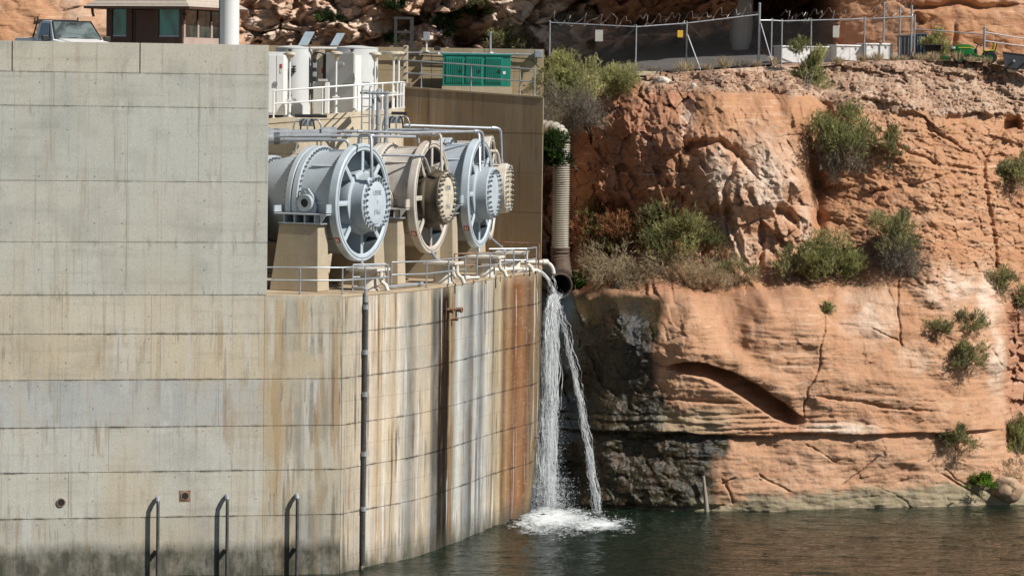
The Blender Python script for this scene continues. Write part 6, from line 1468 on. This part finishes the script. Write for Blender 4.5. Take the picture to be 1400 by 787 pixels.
# leaning timber at the foot of the cliff and boulders
b, t = on_cliff(966, 702), on_cliff(961, 649)
o = thing('timber_post', 'weathered timber post leaning on the wet rock at the waterline', 'post', V(b.x, b.y - .3, 0))
m = MB(); m.tube([V(b.x, b.y - .30, -.3), V((b.x * .6 + t.x * .4), b.y - .33, b.z * .6 + t.z * .4), V(t.x, b.y - .34, t.z)], [.085, .08, .06], 10); m.build('shaft', M['wood'], o, True)
m = MB(); m.tube([V(b.x + .10, b.y - .28, -.2), V(t.x + .06, b.y - .32, t.z - .25)], .03, 7); m.build('splinter', M['wood'], o, True)
def boulder(u, v, w_, h_, mat, label, seed, D=None, name='boulder'):
    p = on_cliff(u, v) if D is None else at(u, v, D); sx, sz = px(w_, p.y) / 2, px(h_, p.y) / 2
    n, k = 28, 18; T, Fi = np.meshgrid(np.linspace(0, math.pi, k), np.linspace(0, 2 * math.pi, n))
    x = np.sin(T) * np.cos(Fi); y = np.sin(T) * np.sin(Fi); z = np.cos(T); seam = 0 * x
    rr = 1 + .6 * fbm(x * 1.4 + seed + 3 * y, z * 1.4 + y * 2.1 + seed, seed, 5) * np.sin(T) ** .5
    ob = grid_mesh(name, x * rr * sx, y * rr * sx * .8, z * rr * sz, mat, dict(wet=seam, alg=seam + (.35 if mat is M['sand'] else 0), pale=seam + .3, red=seam, rub=seam, pink=seam + .5))
    ob.location = p + V(0, -sx * .35, 0); tag(ob, label, 'boulder'); return ob
boulder(1376, 668, 38, 34, M['sand'], 'rounded boulder at the waterline near the right edge', 3)
boulder(905, 111, 24, 12, M['rock'], 'pale flat stone on the rubble beside the road', 5)
boulder(948, 118, 7, 9, M['rock'], 'small bleached stone at the brink of the cliff', 6)
boulder(1384, 96, 15, 6, M['rock'], 'small pale stone below the steel trough', 7, 139.9)
# loose stones of the rubble band: nobody could count them
def scatter():
    rg = random.Random(77); m = MB()
    for k in range(1500):
        u = rg.uniform(885, 1398); vv = rg.uniform(86, 150) if u > 1120 else rg.uniform(98, 128)
        x = at(u, 120, 138).x; i = int(np.clip(np.searchsorted(cX[0], x), 1, cX.shape[1] - 2)); zz = at(u, vv, 138.5).z
        if zz > cZ[-1, i]: continue
        j = int(np.clip(np.searchsorted(cZ[:, i], zz), 1, cZ.shape[0] - 2)); c = V(cX[j, i], cY[j, i], cZ[j, i]); r = .025 + .085 * rg.random() ** 3
        vs = [c + V(r * a * rg.uniform(.6, 1.4), r * b * rg.uniform(.6, 1.4), r * d * rg.uniform(.5, 1.1)) for a in (-1, 1) for b in (-1, 1) for d in (-1, 1)]
        m.add(vs, [(0, 1, 3, 2), (4, 6, 7, 5), (0, 4, 5, 1), (2, 3, 7, 6), (0, 2, 6, 4), (1, 5, 7, 3)])
    for (u0, u1, v0, v1, n) in ():
        for k in range(n):
            c = on_cliff(rg.uniform(u0, u1), rg.uniform(v0, v1)); r = .03 + .12 * rg.random() ** 2
            vs = [c + V(r * a * rg.uniform(.6, 1.4), r * b * rg.uniform(.6, 1.4), r * d * rg.uniform(.5, 1.1)) for a in (-1, 1) for b in (-1, 1) for d in (-1, 1)]
            m.add(vs, [(0, 1, 3, 2), (4, 6, 7, 5), (0, 4, 5, 1), (2, 3, 7, 6), (0, 2, 6, 4), (1, 5, 7, 3)])
    o = m.build('loose_stones', M['stone'], None); o['kind'] = 'stuff'
M['stone'] = simple('loose_stone', (.42, .25, .16), (.48, .36, .26), 2.5, .95, 0, .3)
scatter()
# ------------------------------------------------------------------ plants
M['twig'] = simple('dry_twigs', (.20, .16, .125), (.115, .09, .07), 5, .9)
def blades(P, Dr, L, W, col, rs):
    n = len(P); r = rs.normal(size=(n, 3)); s = np.cross(Dr, r); s /= np.linalg.norm(s, axis=1, keepdims=True) + 1e-9
    Wd = s * W[:, None]; mid = P + Dr * L[:, None] * .5
    vs = np.stack([P, mid + Wd, P + Dr * L[:, None], mid - Wd], 1).reshape(-1, 3); c = np.repeat(col, 4, 0)
    return vs, c
def leaf_mesh(name, vs, cols, parent, base, mat=None):
    n = len(vs) // 4; me = bpy.data.meshes.new(name); co = (vs - np.array(base)).astype(np.float32)
    me.vertices.add(len(vs)); me.vertices.foreach_set('co', co.ravel()); me.loops.add(n * 4); me.loops.foreach_set('vertex_index', np.arange(n * 4, dtype=np.int32))
    me.polygons.add(n); me.polygons.foreach_set('loop_start', np.arange(0, n * 4, 4, dtype=np.int32)); me.polygons.foreach_set('loop_total', np.full(n, 4, dtype=np.int32)); me.update(calc_edges=True)
    ca = me.color_attributes.new('tint', 'FLOAT_COLOR', 'POINT'); ca.data.foreach_set('color', np.c_[cols, np.ones(len(cols))].astype(np.float32).ravel())
    return link_mesh(name, me, mat or M['leaf'], parent)
GR = dict(green=((.29, .295, .12), (.40, .40, .175), (.22, .235, .10)), pale=((.40, .40, .17), (.50, .48, .23), (.29, .29, .13)), olive=((.31, .30, .135), (.40, .365, .18), (.21, .21, .10)),
          dark=((.030, .060, .014), (.060, .10, .025), (.018, .036, .010)), red=((.30, .29, .12), (.36, .19, .09), (.23, .23, .09)), tan=((.48, .39, .25), (.56, .47, .31), (.36, .29, .18)), vivid=((.10, .21, .02), (.17, .30, .035), (.065, .14, .015)),
          grey=((.25, .22, .175), (.33, .29, .23), (.16, .14, .11)))
def bush(u, v, w_, h_, label, kind='green', dry=0.35, dens=1.0, seed=1, loc=None, group='shrubs on the cliff', drykind='grey', name='shrub', far=False, droop=0.0, flat=.8, redf=0.0):
    rs = np.random.RandomState(seed)
    p = (on_far if far else on_cliff)(u, v) if loc is None else at(u, v, loc)
    rx, rz = px(w_, p.y) / 2 * 1.16, px(h_, p.y) / 2 * 1.12; ry = rx * flat
    c = np.array([p.x, p.y - ry * .62, p.z]); root = np.array([p.x, p.y + .1, p.z - rz * .62])
    if loc is None:
        r_ = (on_far if far else on_cliff)(u, v + h_ * .30); root = np.array([r_.x, r_.y + .08, r_.z])
    o = thing(name, label, 'shrub' if name == 'shrub' else 'plant', Vector(root), group)
    nb = max(7, int(13 + w_ * h_ / 330)); area = w_ * h_
    # lobes: the crown is made of separate clumps with gaps between them
    lob = []
    for k in range(nb):
        d = rs.normal(size=3); d /= np.linalg.norm(d); d[2] = d[2] * .9 + .12; q = rs.uniform(.25, 1.0)
        lob.append((c + d * np.array([rx, ry, rz]) * q, rs.uniform(.26, .42) * min(rx, rz) * 1.1, rs.randint(3), rs.uniform(.85, 1.15)))
    lob = [(l[0], l[1] * rs.uniform(.6, 1.25), l[2], l[3]) for l in lob]
    K = GR[kind]; DK = GR[drykind]; Ps, Ds, Ls, Ws, Cs = [], [], [], [], []
    ns = int((70 + area * .20) * dens)
    for k in range(ns):
        lc, lr, ci, br = lob[rs.randint(nb)]
        q = rs.normal(size=3); q /= np.linalg.norm(q); pos = lc + q * lr * rs.uniform(.25, 1.0) ** .6
        out = pos - root; out /= np.linalg.norm(out) + 1e-9
        dr = out * .55 + np.array([0, -.12, .55 - droop]) + rs.normal(size=3) * .34; dr /= np.linalg.norm(dr)
        hh = (pos[2] - (c[2] - rz)) / (2 * rz) + rs.normal() * .10
        isdry = hh < dry
        red = (not isdry) and rs.rand() < redf
        base = np.array(DK[rs.randint(3)] if isdry else (.17, .050, .025) if red else K[ci]); base = base * (0.75 + .5 * rs.rand()) * br
        if isdry and rs.rand() < .6: dr = -dr * np.array([-.5, .3, .9]) + rs.normal(size=3) * .4; dr /= np.linalg.norm(dr)
        L = rs.uniform(.16, .34) * (1.0 if not isdry else 1.25); nbl = 9 if not isdry else 5
        t = rs.uniform(0, 1, nbl); side = rs.normal(size=(nbl, 3)); dd = dr[None] * 1.0 + side * (.42 if not isdry else .28); dd /= np.linalg.norm(dd, axis=1, keepdims=True)
        Ps.append(pos[None] + dr[None] * (t[:, None] * L)); Ds.append(dd); Ls.append(np.full(nbl, L * .55)); Ws.append(rs.uniform(.010, .019, nbl) * (1 if not isdry else .5)); Cs.append(np.tile(base, (nbl, 1)) * rs.uniform(.8, 1.2, (nbl, 1)))
    vs, cc = blades(np.concatenate(Ps), np.concatenate(Ds), np.concatenate(Ls), np.concatenate(Ws), np.concatenate(Cs), rs)
    leaf_mesh('foliage', vs, cc, o, root)
    m = MB(); nst = max(6, int(area / 180))
    for k in range(nst):
        lc = lob[rs.randint(nb)][0] + rs.normal(size=3) * .15; mid = root * .5 + lc * .5 + rs.normal(size=3) * .10 * rx; r0 = rs.uniform(.008, .02)
        m.tube([Vector(root + rs.normal(size=3) * .05), Vector(mid), Vector(lc)], [r0, r0 * .7, r0 * .3], 4, False)
    m.build('stem', M['twig'], o)
    return o
sh = 'shrubs on the cliff'
bush(770, 116, 84, 84, 'large pale green shrub at the top of the gap beside the back wall', 'pale', .22, 1.6, 1, 135.5, drykind='grey', flat=.9)
bush(838, 116, 64, 66, 'rounded pale green shrub above the cliff, right of a larger one', 'pale', .25, 1.5, 2, 138.0, flat=.9)
bush(782, 150, 84, 66, 'grey dead brush hanging under the two large pale shrubs', 'grey', 1.2, 1.6, 3, 133.6)
bush(1102, 103, 48, 84, 'upright green shrub in front of the white chests', 'green', .25, 1.6, 4, redf=.0)
bush(1147, 204, 76, 98, 'big dense green shrub with dark twiggy base in the cliff groove', 'green', .52, 1.7, 5, drykind='grey')
bush(1218, 212, 32, 66, 'thin sparse grey green shrub right of the big dense one', 'olive', .35, .6, 6)
bush(1219, 343, 70, 88, 'drooping shrub of green top and dark grey twigs mid cliff', 'olive', .60, 2.6, 7, drykind='grey')
bush(1140, 357, 82, 74, 'wide bright green shrub at the right end of the ledge', 'green', .22, 1.4, 8)
bush(1076, 368, 44, 44, 'small yellowish shrub left of the wide bright green one', 'olive', .35, 1.2, 9)
bush(838, 322, 100, 86, 'tall red tinged shrub at left end of the ledge', 'red', .12, 1.7, 10, redf=.28)
bush(846, 376, 108, 66, 'mound of dry tan brush below the red tinged shrub', 'tan', 1.3, 1.6, 11, drykind='tan', droop=.5)
bush(928, 326, 104, 72, 'bright green shrub in the middle of the ledge', 'green', .10, 1.7, 12, redf=.12)
bush(950, 372, 116, 64, 'dry tan and red brush under the bright green ledge shrub', 'red', .85, 1.5, 13, drykind='tan', droop=.4)
bush(1005, 378, 70, 42, 'low dry straw brush on the ledge beside loose stones', 'olive', .7, 1.1, 14, drykind='tan')
bush(1381, 240, 52, 58, 'grey green shrub beside the dark crack at right edge', 'olive', .4, 1.5, 15)
bush(1366, 386, 34, 50, 'small olive shrub on the pale streaked rock at right', 'olive', .35, 1.2, 16)
bush(1395, 410, 18, 40, 'narrow olive shrub cut by the right edge of view', 'olive', .3, 1.1, 17)
bush(1323, 494, 42, 50, 'rounded olive shrub alone on the lower right cliff', 'olive', .35, 1.3, 18)
bush(1285, 451, 30, 22, 'tiny low shrub, left of two tufts on the right cliff', 'olive', .35, 1.2, 19)
bush(1328, 445, 32, 30, 'tiny olive shrub above the rounded lower right shrub', 'olive', .3, 1.0, 20)
bush(1308, 607, 44, 38, 'dry olive shrub just above the waterline at right', 'olive', .45, 1.2, 21, drykind='tan')
bush(1389, 604, 36, 68, 'green shrub with yellow flowers above the boulder', 'green', .2, 1.3, 22)
bush(1383, 644, 40, 20, 'low straw coloured brush just above the boulder', 'tan', .9, 1.0, 23, drykind='tan')
bush(1340, 658, 22, 12, 'small vivid green plant near the boulder at the waterline', 'vivid', -.5, 1.6, 24)
bush(758, 200, 28, 26, 'dark green ivy clump hanging on the corrugated pipe', 'dark', .02, 3.0, 25, 130.6, name='ivy')
bush(757, 221, 32, 24, 'lower dark ivy clump hanging on the corrugated pipe', 'dark', .25, 3.0, 26, 130.6, name='ivy')
bush(786, 393, 30, 24, 'vivid green grass growing beside the culvert mouth', 'vivid', -.5, 1.8, 27)
bush(1281, 68, 32, 40, 'pale green shrub behind the black cart and bins', 'pale', .2, 1.3, 28, 142.0)
bush(1131, 426, 6, 8, 'tiny green sprig in the vertical crack under the ledge', 'green', -.2, 1.0, 29)
bush(1345, 662, 60, 6, 'thin trail of green moss plants along the waterline crack', 'vivid', -.5, .5, 30)
fk = 'shrubs among the far rocks'
for k, (u, v, w_, h_, kd, lab) in enumerate(((543, 10, 30, 16, 'dark', 'dark green shrub in rock gap above the steel frame'), (650, 18, 60, 22, 'dark', 'dark green shrub hanging over the pale far rocks'), (604, 32, 34, 40, 'dark', 'dark shrub in the shaded cleft above the control box'), (585, 22, 22, 22, 'olive', 'olive shrub in cleft left of the dark one'), (690, 56, 44, 36, 'olive', 'olive brown shrub behind the vent pole'), (660, 5, 40, 14, 'olive', 'olive shrub at top edge over the green cabinet'),
        (452, 28, 40, 12, 'dark', 'thin dark shrub in the gap above the white tanks'), (536, 55, 24, 12, 'dark', 'low dark shrub at the foot of the steel frame'), (725, 60, 30, 30, 'grey', 'brown dead brush behind the junction box'), (772, 30, 40, 18, 'grey', 'dry brown brush under the overhang, top centre'))):
    bush(u, v, w_, h_, lab, kd, .12 if kd != 'grey' else 1.2, 1.5, 50 + k, far=True, group=fk)
def tuft(u, D, w_, h_, label, kind='tan', seed=1, n=170):
    rs = np.random.RandomState(seed); b = gpt(u, D); b.z -= .03; o = thing('grass_tuft', label, 'grass', b, 'dry grass tufts along the cliff top')
    rx, h = px(w_, D) / 2, px(h_, D); K = GR[kind]
    P = np.c_[rs.normal(0, rx * .3, n), rs.normal(0, rx * .3, n), np.zeros(n)] + np.array(b); dr = np.c_[rs.normal(0, .42 * rx / max(h, .1) * 2, n), rs.normal(0, .4, n), np.ones(n)]; dr /= np.linalg.norm(dr, axis=1, keepdims=True)
    col = np.array([K[i] for i in rs.randint(0, 3, n)]) * rs.uniform(.7, 1.3, (n, 1))
    vs, c = blades(P, dr, rs.uniform(.5, 1.05, n) * h, rs.uniform(.008, .016, n), col, rs); leaf_mesh('blades', vs, c, o, b); return o
for k, (u, D, w_, h_, lab) in enumerate(((938, 139.5, 34, 20, 'wide straw tuft at the foot of the braced fence post'), (968, 139.6, 16, 13, 'small straw tuft right of the slanting fence brace'), (990, 139.7, 22, 22, 'tall golden tuft midway along the fence'), (1016, 139.6, 30, 16, 'grey dry tuft on the rubble bank before the thick post'), (1036, 139.9, 14, 12, 'short straw tuft at the foot of the thick fence post'), (1058, 140.2, 14, 16, 'straw tuft at foot of the second fence brace'), (1146, 140.6, 22, 13, 'straw tuft in front of the middle white chest'), (1180, 140.7, 18, 14, 'straw tuft between middle and right white chest'), (1199, 140.7, 22, 16, 'straw tuft in front of the right white chest'),
        (1236, 140.8, 16, 9, 'low straw tuft before the dark grey ribbed bin'), (1257, 140.8, 20, 12, 'straw tuft before the blue grey ribbed bin'), (1275, 140.4, 24, 15, 'straw tuft before the black cart'), (1308, 139.8, 24, 18, 'tall straw tuft before the mower front wheel'), (1328, 139.7, 26, 12, 'straw tuft before the middle of the green mower'), (1349, 139.7, 22, 13, 'straw tuft before the mower rear wheel'), (1368, 139.9, 16, 11, 'straw tuft beside the steel trough'), (1222, 140.8, 14, 10, 'low straw tuft at the right chest corner'), (925, 138.8, 24, 12, 'greyish tuft beside the pale flat stone'), (893, 138.7, 30, 16, 'grey brown dead tuft next to the concrete kerb'))):
    tuft(u, D, w_, h_, lab, 'grey' if 'grey' in lab[:6] else 'tan', 80 + k)
